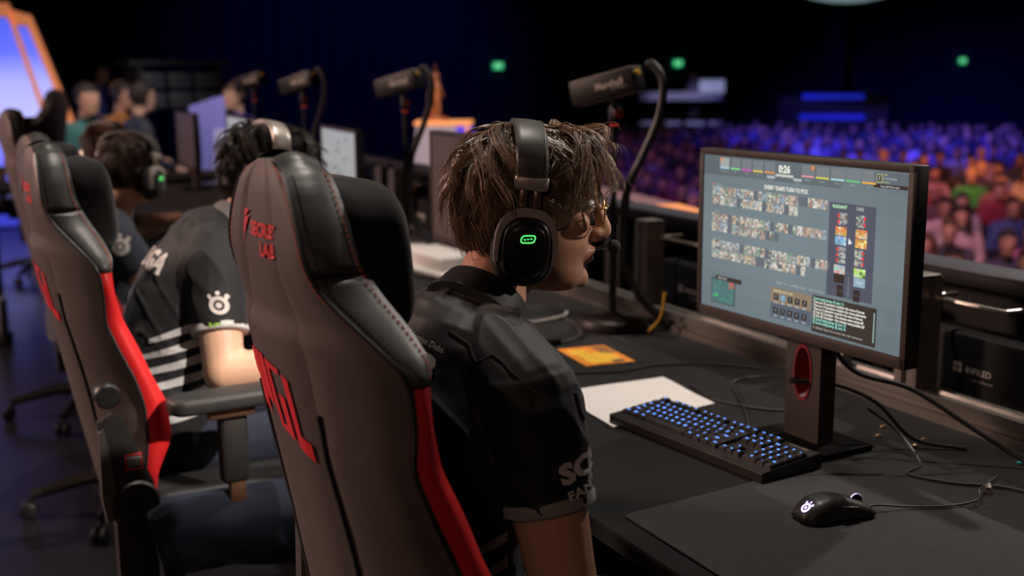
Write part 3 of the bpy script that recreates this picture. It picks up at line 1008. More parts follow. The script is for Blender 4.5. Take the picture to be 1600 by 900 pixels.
# (1.70, 2.77): the near one
camera_stand(1.69, 2.775, 'black camera stand with heavy round base by the orange card', 'black box camera with pale maker\'s name above the foreground player\'s face')
camera_stand(1.63, 4.22, 'black camera stand standing in front of the white podium', 'dark box camera in front of the statuette on the podium')
camera_stand(1.52, 5.20, 'blurred camera stand behind the second player\'s monitor', 'blurred box camera, third from the right of the four')
camera_stand(1.63, 6.55, 'farthest blurred camera stand left of the second player\'s monitor', 'farthest and smallest of the four box cameras')
def stand_cable(x, y, label, r=.0125):
    d = V((math.cos(R(-62)), math.sin(R(-62)), 0))
    b = V((x, y, DZ))
    p = [b + d * .085 + V((0, 0, .735)), b + d * .105 + V((0, 0, .735)), b + d * .135 + V((0, 0, .69)), b + d * .125 + V((0, 0, .60)), b + d * .08 + V((0, 0, .50)),
         b + d * .030 + V((0, 0, .40)), b + d * .020 + V((0, 0, .30)), b + d * .024 + V((0, 0, .18)), b + d * .06 + V((.02, 0, .09)), b + d * .12 + V((.05, .0, .012))]
    return cable('camera_cable', p, r, label, group='cables of the box cameras')
stand_cable(1.70, 2.765, 'thick black cable looping down from the nearest box camera')
stand_cable(1.63, 4.22, 'black cable hanging from the camera in front of the podium')
stand_cable(1.52, 5.20, 'blurred cable arching from the third box camera')
mb = MB(); mb.tube(smoothpath([(0, 0, 0), (.02, -.035, .05), (.022, -.05, .12)], 6), .0045, 8)
tag(mb.build('cable_tie', M_yellow, loc=(1.735, 2.66, DZ + .002)), 'yellow cable tail by the round camera stand base', 'cable')

# ------------------------------------------------------------------ loose cables
M_gcab = mat('grey_cable', (0.42, 0.40, 0.37), 0.5)
M_tcab = mat('teal_cable', (0.02, 0.30, 0.26), 0.5)
z = DZ + .003
cable('desk_cable', [(1.30, 2.38, z), (1.36, 2.36, z), (1.45, 2.33, z), (1.55, 2.34, z), (1.66, 2.30, z), (1.76, 2.2, z)], .0026, 'thin black cable running past the orange card')
cable('keyboard_cable', [(1.40, 1.80, z + .006), (1.44, 1.83, z), (1.52, 1.95, z), (1.62, 2.12, z), (1.70, 2.10, z + .01), (1.72, 1.97, z + .03), (1.66, 1.86, z + .01), (1.56, 1.90, z), (1.50, 2.02, z), (1.52, 2.15, z)], .0025, 'looping thin black cable between the paper and the monitor stand')
cable('monitor_cable', [(1.475, 1.80, .975), (1.50, 1.78, .92), (1.49, 1.75, .885), (1.47, 1.72, .870), (1.44, 1.70, .870), (1.50, 1.66, .868), (1.58, 1.62, .83), (1.64, 1.58, .76), (1.72, 1.52, z)], .004, 'black cable threaded through the red-lined hole of the monitor stand')
cable('monitor_cable', [(1.47, 1.66, .98), (1.52, 1.62, .90), (1.60, 1.55, .87), (1.68, 1.46, .80), (1.74, 1.38, z + .006), (1.78, 1.25, z)], .005, 'thick black cable hanging behind the monitor to the right')
cable('desk_cable', [(1.56, 1.62, .82), (1.60, 1.58, .78), (1.58, 1.50, z), (1.52, 1.47, z), (1.55, 1.40, z), (1.62, 1.33, z), (1.64, 1.22, z)], .0025, 'thin black cable curling right of the monitor stand')
cable('network_cable', [(1.74, 1.42, z), (1.77, 1.37, z + .012), (1.76, 1.32, z + .012), (1.73, 1.27, z)], .003, 'teal cable in the shadow at the right end of the desk', M_tcab)
cable('grey_cable', [(1.22, 3.05, z), (1.40, 2.97, z), (1.52, 2.93, z), (1.62, 2.94, z + .006), (1.66, 2.99, z + .006)], .0045, 'grey cable bundle behind the foreground player\'s chin', M_gcab, group='grey cables behind the player')
cable('grey_cable', [(1.62, 2.94, z), (1.60, 2.82, z), (1.54, 2.70, z), (1.44, 2.66, z), (1.30, 2.66, z)], .004, 'dark grey cable with inline plug left of the camera stand base', mat('dark_cable', (0.05, 0.05, 0.05), 0.5))
mb = MB(); mb.box((0, 0, .008), (.075, .02, .016), rot=rotm(0, 0, -5), bev=.004)
tag(mb.build('inline_plug', M_blackm, loc=(1.42, 2.66, DZ + .003)), 'small dark inline plug on the desk behind the player\'s neck', 'plug')
for k, (x, y) in enumerate(((1.63, 1.66), (1.68, 1.70), (1.69, 1.60), (1.645, 1.58))):
    mb = MB(); mb.box((0, 0, .003), (.010, .006, .006), bev=.001)
    tag(mb.build('brass_plug', mat('brass', (0.6, 0.42, 0.2), 0.35, metal=0.8), loc=(x, y, DZ)), ['tiny brass plug nearest the monitor stand', 'tiny brass plug farthest back, by the desk rail', 'tiny brass plug rightmost of the four behind the monitor stand', 'tiny brass plug nearest the camera of the four behind the stand'][k], 'plug', 'brass plugs on the desk')
for k, (x, y, lab) in enumerate(((1.57, 1.335, 'metal cable connector at the far corner of the mouse pad'), (1.63, 1.245, 'metal cable connector beside the teal cable'))):
    mb = MB(); mb.lathe([(0, 0), (.006, 0), (.0065, .004), (.0065, .016), (.004, .018), (.004, .03), (0, .03)], 12, (0, 0, .0066), rotm(0, 90, 40))
    tag(mb.build('cable_connector', M_alu, loc=(x, y, DZ)), lab, 'plug', 'connectors on the desk')

# second seat: white box, white keyboard
M_wplas = mat('white_plastic', (0.72, 0.69, 0.66), 0.45, var=0.05)
wb = thing('white_box', 'low white box with a cable behind the black head pillow', 'box', (1.66, 4.02, DZ), 4)
mb = MB(); mb.box((0, 0, .035), (.17, .42, .055), bev=.014); mb.build('shell', M_wplas, wb)
mb = MB(); mb.box((-.01, -.02, .007), (.24, .52, .008), bev=.003); mb.build('tray', M_wplas, wb)
cable('white_cable', [(1.55, 4.12, z + .012), (1.50, 3.95, z + .01), (1.53, 3.75, z + .015), (1.56, 3.58, z + .012), (1.50, 3.44, z), (1.42, 3.42, z), (1.30, 3.55, z), (1.22, 3.50, z)], .0075, 'thick white cable bent over the desk before the white box', M_gcab)
wk = thing('white_keyboard', 'white keyboard of the second player below the head pillow', 'keyboard', (1.20, 3.40, DZ), 6)
mb = MB(); mb.box((0, 0, .010), (.15, .40, .016), bev=.004); mb.build('case', M_wplas, wk)
me_k = None
for r_ in range(5):
    for k in range(16):
        if me_k is None:
            q = MB(); q.box((0, 0, .005), (.019, .0205, .011), bev=.003, seg=1); me_k = q.mesh('keycap'); me_k.materials.append(M_wplas)
        o = bpy.data.objects.new('keycap', me_k); COL.objects.link(o); o.parent = wk
        o.location = (-.055 + r_ * .0265, -.18 + k * .024, .018)
# ================================================================== gaming chairs
M_back = mat('chair_back_leather', (0.105, 0.080, 0.074), 0.62, var=0.08, scale=120, spec=0.35, bump=0.15, bscale=700)
M_leath = mat('chair_side_leather', (0.055, 0.054, 0.052), 0.42, var=0.1, scale=60, spec=0.5, bump=0.12, bscale=500)
M_red = mat('chair_red_leather', (0.62, 0.018, 0.020), 0.45, var=0.08, bump=0.12, bscale=500)
M_redt = mat('red_embroidery', (0.80, 0.020, 0.030), 0.6, var=0.12, scale=400)
M_redst = mat('red_stitch', (0.70, 0.10, 0.05), 0.6)
M_blkst = mat('black_stitch', (0.006, 0.006, 0.006), 0.6)
M_front = mat('chair_front_leather', (0.020, 0.020, 0.021), 0.45, bump=0.12, bscale=500)
M_arm = mat('armrest_pu', (0.030, 0.030, 0.030), 0.55)
M_cplas = mat('chair_plastic', (0.022, 0.020, 0.019), 0.5)
M_copper = mat('copper_post', (0.50, 0.27, 0.16), 0.35, metal=0.9)
M_pill = mat('black_velour', (0.004, 0.004, 0.0042), 0.95, sheen=0.12, var=0.2, scale=30)

# rows: z, back centre x, half width, wing forward, thickness of the side
CH = [(1.357, -0.25, 0.0028, 0.0, 0.0467), (1.3558, -0.251, 0.0326, 0.0, 0.0518), (1.35, -0.253, 0.0577, 0.0, 0.0581), (1.33, -0.256, 0.0856, 0.0, 0.0622), (1.29, -0.259, 0.1163, 0.0007, 0.0663), (1.25, -0.26, 0.1358, 0.0022, 0.0695), (1.228, -0.258, 0.1423, 0.0044, 0.0726), (1.205, -0.255, 0.1562, 0.0117, 0.0726), (1.165, -0.25, 0.1988, 0.0366, 0.0622), (1.13, -0.246, 0.236, 0.06, 0.0436), (1.112, -0.243, 0.243, 0.0659, 0.027), (1.06, -0.234, 0.24, 0.0644, 0.0228), (1.0, -0.224, 0.228, 0.0564, 0.0373), (0.94, -0.212, 0.236, 0.0659, 0.0415), (0.877, -0.2, 0.242, 0.0805, 0.0373), (0.82, -0.19, 0.247, 0.0856, 0.0477), (0.74, -0.175, 0.247, 0.0732, 0.0518), (0.66, -0.158, 0.245, 0.0454, 0.027), (0.6, -0.145, 0.24, 0.0329, 0.0249), (0.52, -0.128, 0.24, 0.0256, 0.0311)]
def chrow(z):
    for a, b in zip(CH, CH[1:]):
        if z >= b[0]:
            t = (z - b[0]) / (a[0] - b[0])
            t = max(0, min(1, t))
            return [b[i] + (a[i] - b[i]) * t for i in range(5)]
    return list(CH[-1])
def crow_s(z):
    """smoothed rows"""
    zs = [z + d for d in (-.010, 0, .010)]
    rs = [chrow(min(1.357, max(.52, q))) for q in zs]
    return [sum(r[i] for r in rs) / 3 for i in range(5)]
def back_pt(s, z, off=0.0):
    _, xb, w, fw, th = crow_s(z)
    return V((xb + fw * abs(s) ** 2.2 - off - .012 * (1 - s * s) * (1 if z < 1.15 else .4), w * s, z))
def edge_pts(z, side):
    _, xb, w, fw, th = crow_s(z)
    return V((xb + fw, side * w, z)), V((xb + fw + th, side * w * .985, z))
def panel_off(s, z):
    a = abs(s)
    if a <= .4: e = min((s + .4) / .8, 1 - (s + .4) / .8) * .8 * 8
    else: e = max(0, min((a - .405) / .58, 1 - (a - .405) / .58)) * .58 * 8
    return .004 * max(0, min(1, e))
def emb_pt(a, b):
    w = crow_s(b)[2]
    s = max(-1, min(1, a / w))
    return back_pt(s, b, panel_off(s, b) + .0022)
ZR = [1.357 - (1.357 - .52) * (k / 60) for k in range(61)]
def stitch_line(f0, n, ln, r):
    mb = MB()
    tab = [f0(i / 200) for i in range(201)]
    acc = [0.0]
    for a, b in zip(tab, tab[1:]): acc.append(acc[-1] + (b - a).length)
    n = max(8, int(acc[-1] / ln)) if ln else n
    def fn(t):
        q = t * acc[-1]
        for i in range(200):
            if acc[i + 1] >= q:
                k = (q - acc[i]) / max(1e-9, acc[i + 1] - acc[i])
                return tab[i].lerp(tab[i + 1], k)
        return tab[-1]
    for k in range(n):
        a, b = fn((k + .18) / n), fn((k + .82) / n)
        mb.tube([a, (a + b) / 2, b], r, 5)
    return mb

CHAIR_EMBLEM = {'polys': [[(0.1691, 1.0859), (0.0485, 1.1055), (0.05, 1.0979), (0.0421, 1.0479), (0.0402, 1.0388), (0.0366, 1.0202), (0.062, 1.0318)], [(0.0472, 1.1049), (0.0252, 1.1043), (0.0234, 1.1007), (0.0141, 1.0364), (0.04, 1.0452), (0.0452, 1.099)], [(0.0177, 1.1017), (-0.0273, 1.0946), (-0.0273, 1.0868), (0.0052, 1.0905), (0.0092, 1.0914)], [(0.0177, 1.1017), (0.0052, 1.0905), (-0.0006, 1.057), (-0.01, 1.0174), (-0.0024, 1.0125), (0.0111, 1.0462)], [(-0.0024, 1.0125), (-0.01, 1.0174), (-0.0225, 1.0181), (-0.0395, 1.0011)], [(-0.0117, 1.0597), (-0.0297, 1.0569), (-0.0395, 1.0011), (-0.0225, 1.0181), (-0.0287, 1.0273)], [(-0.0352, 1.0903), (-0.0514, 1.0852), (-0.0579, 1.0126), (-0.0474, 1.0055)], [(-0.0474, 1.0055), (-0.0579, 1.0126), (-0.0772, 1.0049), (-0.0776, 0.9813), (-0.0492, 0.9948)], [(0.0422, 1.2952), (0.0153, 1.293), (0.0396, 1.2805)], [(0.0465, 1.2921), (0.0414, 1.2795), (0.0163, 1.287), (0.0508, 1.2442), (0.0529, 1.2493)]],
  'texts': [('SECRET', -.0300, 1.2712, .0240, .98), ('LAB', -.0405, 1.2472, .0240, .98)]}

def gaming_chair(loc, rz, label, pillow_label, logos=True, arm=True, group='gaming chairs in a row at the desk', pillow=True, dz=0.0, adz=0.0):
    c = thing('gaming_chair', label, 'chair', loc, rz, group)
    # back shell: middle panel and two wing panels with a recessed seam
    def panel(s0, s1, name, m, z0=None, off=0.004):
        mb = MB()
        ns = 15
        def fn(u, v):
            z = 1.357 + (.52 - 1.357) * u
            s = s0 + (s1 - s0) * v
            e = min(v, 1 - v) * abs(s1 - s0) * 8
            eu = min(1, min(u, 1 - u) * 30)
            return back_pt(s, z, off * min(1, e) * eu)
        mb.grid(fn, 61, ns)
        return mb.build(name, m, bk, smooth=180)
    core = MB()
    ring = []
    for z in ZR:
        r = []
        for k in range(9):
            p = back_pt(-1 + k / 4, z); p.x += .003; r.append(p)
        for side in (1, -1):
            a, b = edge_pts(z, side)
            pts = [b] if side == 1 else [b]
            if side == 1:
                r.append(b)
                _, xb, w, fw, th = crow_s(z)
                for s in (.7, .35, 0, -.35, -.7):
                    r.append(V((xb + max(.06, (fw + th) * abs(s) ** 1.5 + .06 * (1 - abs(s))), w * .985 * s, z)))
            else:
                r.append(b)
        ring.append(r)
    n = len(ring[0])
    core.add([p for r in ring for p in r], [(i * n + k, i * n + (k + 1) % n, (i + 1) * n + (k + 1) % n, (i + 1) * n + k) for i in range(60) for k in range(n)] +
             [tuple(range(n))[::-1], tuple(60 * n + k for k in range(n))])
    bk = core.build('backrest', M_front, c, smooth=50, fix=True)
    panel(-.40, .40, 'centre_panel', M_back)
    panel(.405, .985, 'wing_panel', M_back)
    panel(-.985, -.405, 'wing_panel', M_back)
    # side bands: black leather to the shoulder, red below
    for side in (1, -1):
        for (za, zb, m, nm) in ((1.359, 1.229, M_leath, 'head_side_panel'), (1.226, 1.108, M_leath, 'shoulder_panel'), (1.106, .525, M_red, 'red_side_strip')):
            mb = MB()
            def fn(u, v):
                z = za + (zb - za) * u
                a, b = edge_pts(min(1.357, z), side)
                bul = math.sin(math.pi * v) * .010 + .002
                eu = min(1, min(u, 1 - u) * 25)
                p = a.lerp(b, v)
                p.y += side * bul * (.35 + .65 * eu)
                if za > 1.35: p.z += bul * max(0, 1 - u * 6) * .8
                return p
            mb.grid(fn, 36, 11)
            mb.build(nm, m, bk, smooth=180)
        def l1(t):
            z = 1.350 + (.55 - 1.350) * t
            p, q = edge_pts(z, side); p = p.copy(); p.x -= .002; p.y -= side * .007
            return p
        stitch_line(l1, 105, .0085, .0009).build('red_stitching', M_redst, bk)
        def l2(t):
            z = 1.345 + (1.115 - 1.345) * t
            a, b = edge_pts(z, side); p = a.lerp(b, .86); p.y += side * .0085
            return p
        stitch_line(l2, 34, .0085, .0009).build('red_stitching', M_redst, bk)
        def l3(t):
            z = 1.345 + (1.115 - 1.345) * t
            a, b = edge_pts(z, side); p = a.lerp(b, .16); p.y += side * .0078
            return p
        stitch_line(l3, 44, .007, .0008).build('black_stitching', M_blkst, bk)
        # piping along the back edge
        mb = MB(); mb.tube([edge_pts(z, side)[0] + V((0, side * .002, 0)) for z in ZR[1:]], .0034, 6); mb.build('piping', M_front, bk)
    # seam cover of the recline slot
    for side in (1, -1):
        mb = MB(); mb.tube([back_pt(.44 * side, 1.05 - .50 * k / 8, .002) for k in range(9)], .004, 6); mb.build('groove_trim', M_blkst, bk)
    if logos:
        mb = MB()
        EMB = CHAIR_EMBLEM
        for poly in EMB['polys']:
            vs, fs = subdivided([(a, b) for a, b in poly], [tuple(range(len(poly)))], .012)
            mb.add([emb_pt(a, b) for a, b in vs], fs)
        for tx, a0, b0, size, sx in EMB['texts']:
            vs, fs = text_geo(tx, size, .0009, 2)
            vs, fs = subdivided(vs, fs, .012)
            mb.add([emb_pt(a0 - u * sx, b0 + v) for u, v in vs], fs)
        mb.build('embroidered_logo', M_redt, bk, smooth=0)['kind'] = 'stuff'
    # seat
    up = []
    mb = MB(); mb.box((.12, 0, .548), (.44, .42, .10), bev=.045, seg=4); up.append(mb.build('seat', M_front, c))
    for side in (1, -1):
        mb = MB(); mb.limb([(-.06, side * .215, .565), (.08, side * .225, .56), (.28, side * .21, .545)], [.045, .050, .042]); up.append(mb.build('seat_bolster', M_front, c))
    # recline hinge on each side
    for side in (1, -1):
        hx = .07 if side > 0 else 0.0
        h = MB()
        h.prism([(-.205, .80), (-.175, .815), (-.150, .80), (-.125, .72), (-.10, .655), (-.095, .60), (-.115, .555), (-.165, .552), (-.19, .59), (-.19, .64), (-.20, .70)], side * .250, side * .268, lambda u, v, t: V((u, t, v)))
        hb = h.build('hinge_cover', M_cplas, c, smooth=30, fix=True); up.append(hb)
        mb = MB(); mb.prism([(-.205, .78), (-.195, .79), (-.172, .60), (-.20, .58), (-.208, .64)], side * .252, side * .276, lambda u, v, t: V((u, t, v))); mb.build('hinge_rib', mat('hinge_grey', (.07, .062, .056), .5), hb, smooth=30, fix=True)
        mb = MB(); mb.lathe([(0, 0), (.046, 0), (.050, .004), (.050, .018), (.045, .024), (.039, .024), (.037, .020), (0, .020)], 32, (-.14, side * .258, .616), rotm(-90 * side, 0, 0)); mb.build('hinge_disc', M_cplas, hb)
        mb = MB(); mb.lathe([(0, 0), (.024, 0), (.027, .004), (.027, .03), (.022, .036), (0, .036)], 28, (-.182, side * .243, .855), rotm(-90 * side, 0, 0)); mb.build('pivot_cap', M_black, hb)
        y = side * .2795
        mb = MB()
        for tri in ([(-.018, .012), (-.002, .004), (-.008, -.004)], [(.018, .012), (.002, .004), (.008, -.004)], [(-.004, 0), (.004, 0), (0, -.02)]):
            mb.prism([(-.14 + a * .85, .616 + b * .85) for a, b in tri], y - .001, y + .0014, lambda u, v, t: V((u, t, v)))
        o_ = mb.build('hinge_mark', M_black, hb, smooth=0, fix=True); o_['kind'] = 'stuff'
        mb = MB(); mb.box((-.139, side * .2690, .706), (.034, .002, .034), bev=.0006); lb = mb.build('warning_label', M_redt, hb)
        mb = MB(); mb.box((-.139, side * .2698, .706), (.030, .0012, .029)); mb.build('label_field', mat('label_dark', (0.03, 0.02, 0.02), .5), lb, smooth=0)
        mb = MB()
        yy = side * .2708
        fnl = (lambda a, b: V((-.139 - a, yy, .706 + b))) if side > 0 else (lambda a, b: V((-.139 + a, yy, .706 + b)))
        add_text(mb, 'WARNING', fnl, .0065, off=(0, .009), bold=.0002)
        for k in range(3): add_text(mb, 'KEEP FINGERS', fnl, .0038, off=(0, .003 - k * .005))
        mb.build('label_print', M_white, lb, smooth=0)['kind'] = 'stuff'
        mb = MB(); mb.box((-.135 + 1.3 * hx, side * .225, .43), (.085, .03, .27), bev=.006); up.append(mb.build('side_bracket', M_cplas, c)); hb.location.x = hx
    # armrests
    for side in (1, -1):
        mb = MB()
        pl = rrect(-.07, -.045, .20, .045, .03, 5)
        mb.prism(pl, .806, .840, lambda u, v, t: V((u, v + side * .305, t)))
        me = evaluated(mb.mesh('armrest_pad'), [('BEVEL', dict(width=.010, segments=3))])
        up.append(put(me, 'armrest_pad', M_arm, c, 50))
        mb = MB(); mb.box((.06, side * .30, .796), (.10, .06, .022), bev=.004); up.append(mb.build('armrest_plate', M_copper, c))
        mb = MB(); mb.box((.066, side * .298, .71), (.062, .038, .155), bev=.012, seg=3); up.append(mb.build('armrest_sleeve', M_cplas, c))
        mb = MB(); mb.box((.070, side * .298, .60), (.036, .024, .10), bev=.006); up.append(mb.build('armrest_post', M_copper, c))
        mb = MB(); mb.box((.075, side * .295, .535), (.065, .045, .06), bev=.008); mb.box((.07, side * .21, .512), (.06, .19, .02), bev=.004); up.append(mb.build('armrest_bracket', M_cplas, c))
        mb = MB(); mb.tube(smoothpath([(.10, side * .31, .51), (.13, side * .32, .505), (.155, side * .325, .52), (.158, side * .325, .555)], 4), .006, 6); up.append(mb.build('lever', M_cplas, c))
    up.append(bk)
    mb = MB(); mb.box((0, 0, .475), (.26, .26, .05), bev=.01); up.append(mb.build('mechanism', M_cplas, c))
    for o_ in up: o_.location.z = dz + (adz if o_.name.startswith(('armrest_pad', 'armrest_plate', 'armrest_sleeve')) else 0)
    # base
    mb = MB(); mb.lathe([(.030, .10), (.030, .25), (.020, .252), (.020, .455 + dz)], 18); mb.build('gas_lift', M_black, c)
    for k in range(5):
        a = R(72 * k + 20)
        d = V((math.cos(a), math.sin(a), 0))
        mb = MB(); mb.tube([d * .03 + V((0, 0, .125)), d * .15 + V((0, 0, .118)), d * .32 + V((0, 0, .078))], [.032, .025, .017], 8); mb.build('base_leg', M_blackm, c)
        w = MB()
        for t in (-.016, .016):
            q = d.cross(V((0, 0, 1)))
            w.lathe([(0, -.010), (.022, -.010), (.0285, -.005), (.0285, .005), (.022, .010), (0, .010)], 18, d * .335 + q * t + V((0, 0, .0285)), Matrix(((d.x, 0, q.x), (d.y, 0, q.y), (0, 1, 0))))
        w.lathe([(.007, .03), (.007, .08)], 8, d * .32)
        w.build('caster', M_black, c)
    pl = None
    if pillow:
        p0 = V(loc)
        pl = thing('head_pillow', pillow_label, 'pillow', (0, 0, 0), 0, 'velour head pillows on the gaming chairs')
        pl.location = V(loc) + rotm(0, 0, rz) @ V((-.150, 0, 1.228 + dz)); pl.rotation_euler = (0, R(-5), R(rz))
        mb = MB()
        def fn(u, v):
            a = 2 * math.pi * u
            y = math.copysign(abs(math.cos(a)) ** .55, math.cos(a)) * .135
            zz = math.copysign(abs(math.sin(a)) ** .6, math.sin(a)) * .102
            t = (v - .5) * 2
            k = (1 - abs(t) ** 4.0) ** .34
            dent = .020 * math.exp(-(y / .05) ** 2) * (1 if t > 0 else 0) * (1 - abs(t))
            return V((t * .052 - dent, y * (.25 + .75 * k) if abs(t) < 1 else y * .25, zz * (.25 + .75 * k)))
        mb.grid(fn, 40, 21, cu=True)
        mb.f.append(tuple(i * 21 for i in range(40))); mb.f.append(tuple(i * 21 + 20 for i in reversed(range(40)))); mb.m += [0, 0]
        me = evaluated(mb.mesh('cushion'), [('SUBSURF', dict(levels=1))])
        put(me, 'cushion', M_pill, pl, 180)
        mb = MB()
        add_text(mb, 'SECRETLAB', lambda a, b: V((.053, a, b - .07)), .018, bold=.0004); mb.build('stitched_name', M_redt, pl, smooth=0)
    return c, pl

gaming_chair((0.615, 1.446, 0), 4.5, 'nearest gaming chair, brown-black back with red lettering and red side strip', 'black velour pillow on the nearest chair, left of the player\'s head', adz=-.14)
gaming_chair((0.433, 2.719, 0), 4.5, 'second gaming chair from the camera, behind the player in the striped jersey', 'black velour pillow on the second chair, against the blurred heads', dz=-.045)
gaming_chair((0.505, 3.98, 0), 8, 'third gaming chair, only its upper edge showing left of the second chair', 'black pillow of the third chair, mostly hidden', logos=False, dz=-.08)
gaming_chair((0.515, 5.23, 0), 8, 'farthest gaming chair of the row at the left picture edge', 'black pillow of the farthest chair at the left edge', logos=False, dz=-.037)
# ================================================================== people
def head_volume(mb, c, Rm, s=1.0, female=False):
    """head with face, x forward; c centre, Rm rotation"""
    rows = [(-.118, .062, .010, .022), (-.112, .080, -.010, .038), (-.100, .090, -.025, .049), (-.086, .0915, -.042, .056), (-.072, .087, -.056, .061), (-.058, .0885, -.066, .0645),
            (-.044, .092, -.076, .067), (-.028, .0915, -.084, .069), (-.010, .089, -.090, .0715), (.010, .0865, -.095, .0735), (.025, .088, -.098, .075), (.042, .093, -.100, .0765),
            (.062, .089, -.098, .0765), (.082, .076, -.085, .067), (.098, .060, -.070, .055), (.110, .045, -.053, .042), (.117, .029, -.037, .029), (.120, .010, -.018, .010)]
    n = 36
    vs, fs = [], []
    for z, f, b, w in rows:
        cx, lx = (f + b) / 2, (f - b) / 2
        for k in range(n):
            a = 2 * math.pi * k / n
            ca, sa = math.cos(a), math.sin(a)
            e = .80 if ca > 0 else .95
            x = cx + lx * math.copysign(abs(ca) ** e, ca)
            y = w * math.copysign(abs(sa) ** .95, sa) * (1 - .10 * max(0, ca))
            vs.append(V((x, y, z)))
    for i in range(len(rows) - 1):
        for k in range(n):
            l = (k + 1) % n
            fs.append((i * n + k, i * n + l, (i + 1) * n + l, (i + 1) * n + k))
    fs.append(tuple(range(n))[::-1]); fs.append(tuple((len(rows) - 1) * n + k for k in range(n)))
    T = lambda p: V(c) + Rm @ (V(p) * s)
    mb.add([T(p) for p in vs], fs)
    # nose
    nose = [(.090, 0, .028), (.100, 0, .012), (.109, 0, -.006), (.114, 0, -.020), (.104, 0, -.031)]
    mb.limb([T(p) for p in nose], [.0075 * s, .0085 * s, .0105 * s, .0125 * s, .0095 * s], 12)
    for sy in (-1, 1): mb.ball(T((.100, sy * .0125, -.024)), (.0115 * s, .0085 * s, .0085 * s), Rm, 12, 8)
    # brow ridge, cheek bones, lips, chin
    mb.limb([T((.083, -.045, .036)), T((.094, -.018, .040)), T((.093, 0, .034)), T((.094, .018, .040)), T((.083, .045, .036))], [.008 * s, .009 * s, .008 * s, .009 * s, .008 * s], 10)
    for sy in (-1, 1): mb.ball(T((.064, sy * .047, -.008)), (.022 * s, .016 * s, .018 * s), Rm, 12, 8)
    mb.limb([T((.084, -.024, -.058)), T((.0975, -.008, -.0525)), T((.0975, .008, -.0525)), T((.084, .024, -.058))], [.0035 * s, .0062 * s, .0062 * s, .0035 * s], 8)
    mb.limb([T((.083, -.020, -.0635)), T((.0955, -.007, -.0655)), T((.0955, .007, -.0655)), T((.083, .020, -.0635))], [.003 * s, .0068 * s, .0068 * s, .003 * s], 8)
    mb.ball(T((.083, 0, -.096)), (.016 * s, .022 * s, .016 * s), Rm, 14, 10)
    # ears
    for sy in (-1, 1):
        mb.ball(T((-.012, sy * .078, -.002)), (.018 * s, .007 * s, .032 * s), Rm @ rotm(0, -12, sy * 18), 14, 10)

def hand_volume(mb, wrist, d, up, side, curl=.5, s=1.0):
    """palm with five separate fingers; d forearm direction, up = back of the hand, side = towards the thumb"""
    d, up, side = V(d).normalized(), V(up), V(side)
    up = (up - d * up.dot(d)).normalized(); sd = d.cross(up).normalized()
    if sd.dot(side) < 0: sd = -sd
    w = V(wrist)
    pc = w + d * .05 * s
    mb.limb([w - d * .01, w + d * .03 * s, w + d * .085 * s], [.026 * s, .030 * s, .030 * s], 12)
    mb.ball(pc + d * .012 * s, (.045 * s, .040 * s, .015 * s), Matrix((d, sd, up)).transposed(), 16, 10)
    for k, (o, ln) in enumerate(((.028, .072), (.010, .080), (-.009, .074), (-.027, .058))):
        b = w + d * .085 * s + sd * o * s
        a1, a2, a3 = curl * .6, curl * 1.3, curl * 1.9
        p = [b]
        for f_, a in ((.45, a1), (.30, a2), (.25, a3)):
            p.append(p[-1] + (d * math.cos(a) - up * math.sin(a)) * ln * f_ * s)
        mb.limb(p, [.0095 * s, .009 * s, .0085 * s, .0075 * s], 8, sub=3)
    tb = w + d * .028 * s + sd * .030 * s - up * .006 * s
    mb.limb([tb, tb + (d * .6 + sd * .75) * .035 * s, tb + (d * .9 + sd * .55 - up * .35) * .065 * s], [.0125 * s, .011 * s, .009 * s], 8, sub=3)

def scaled(t, k): return [x * k for x in t]

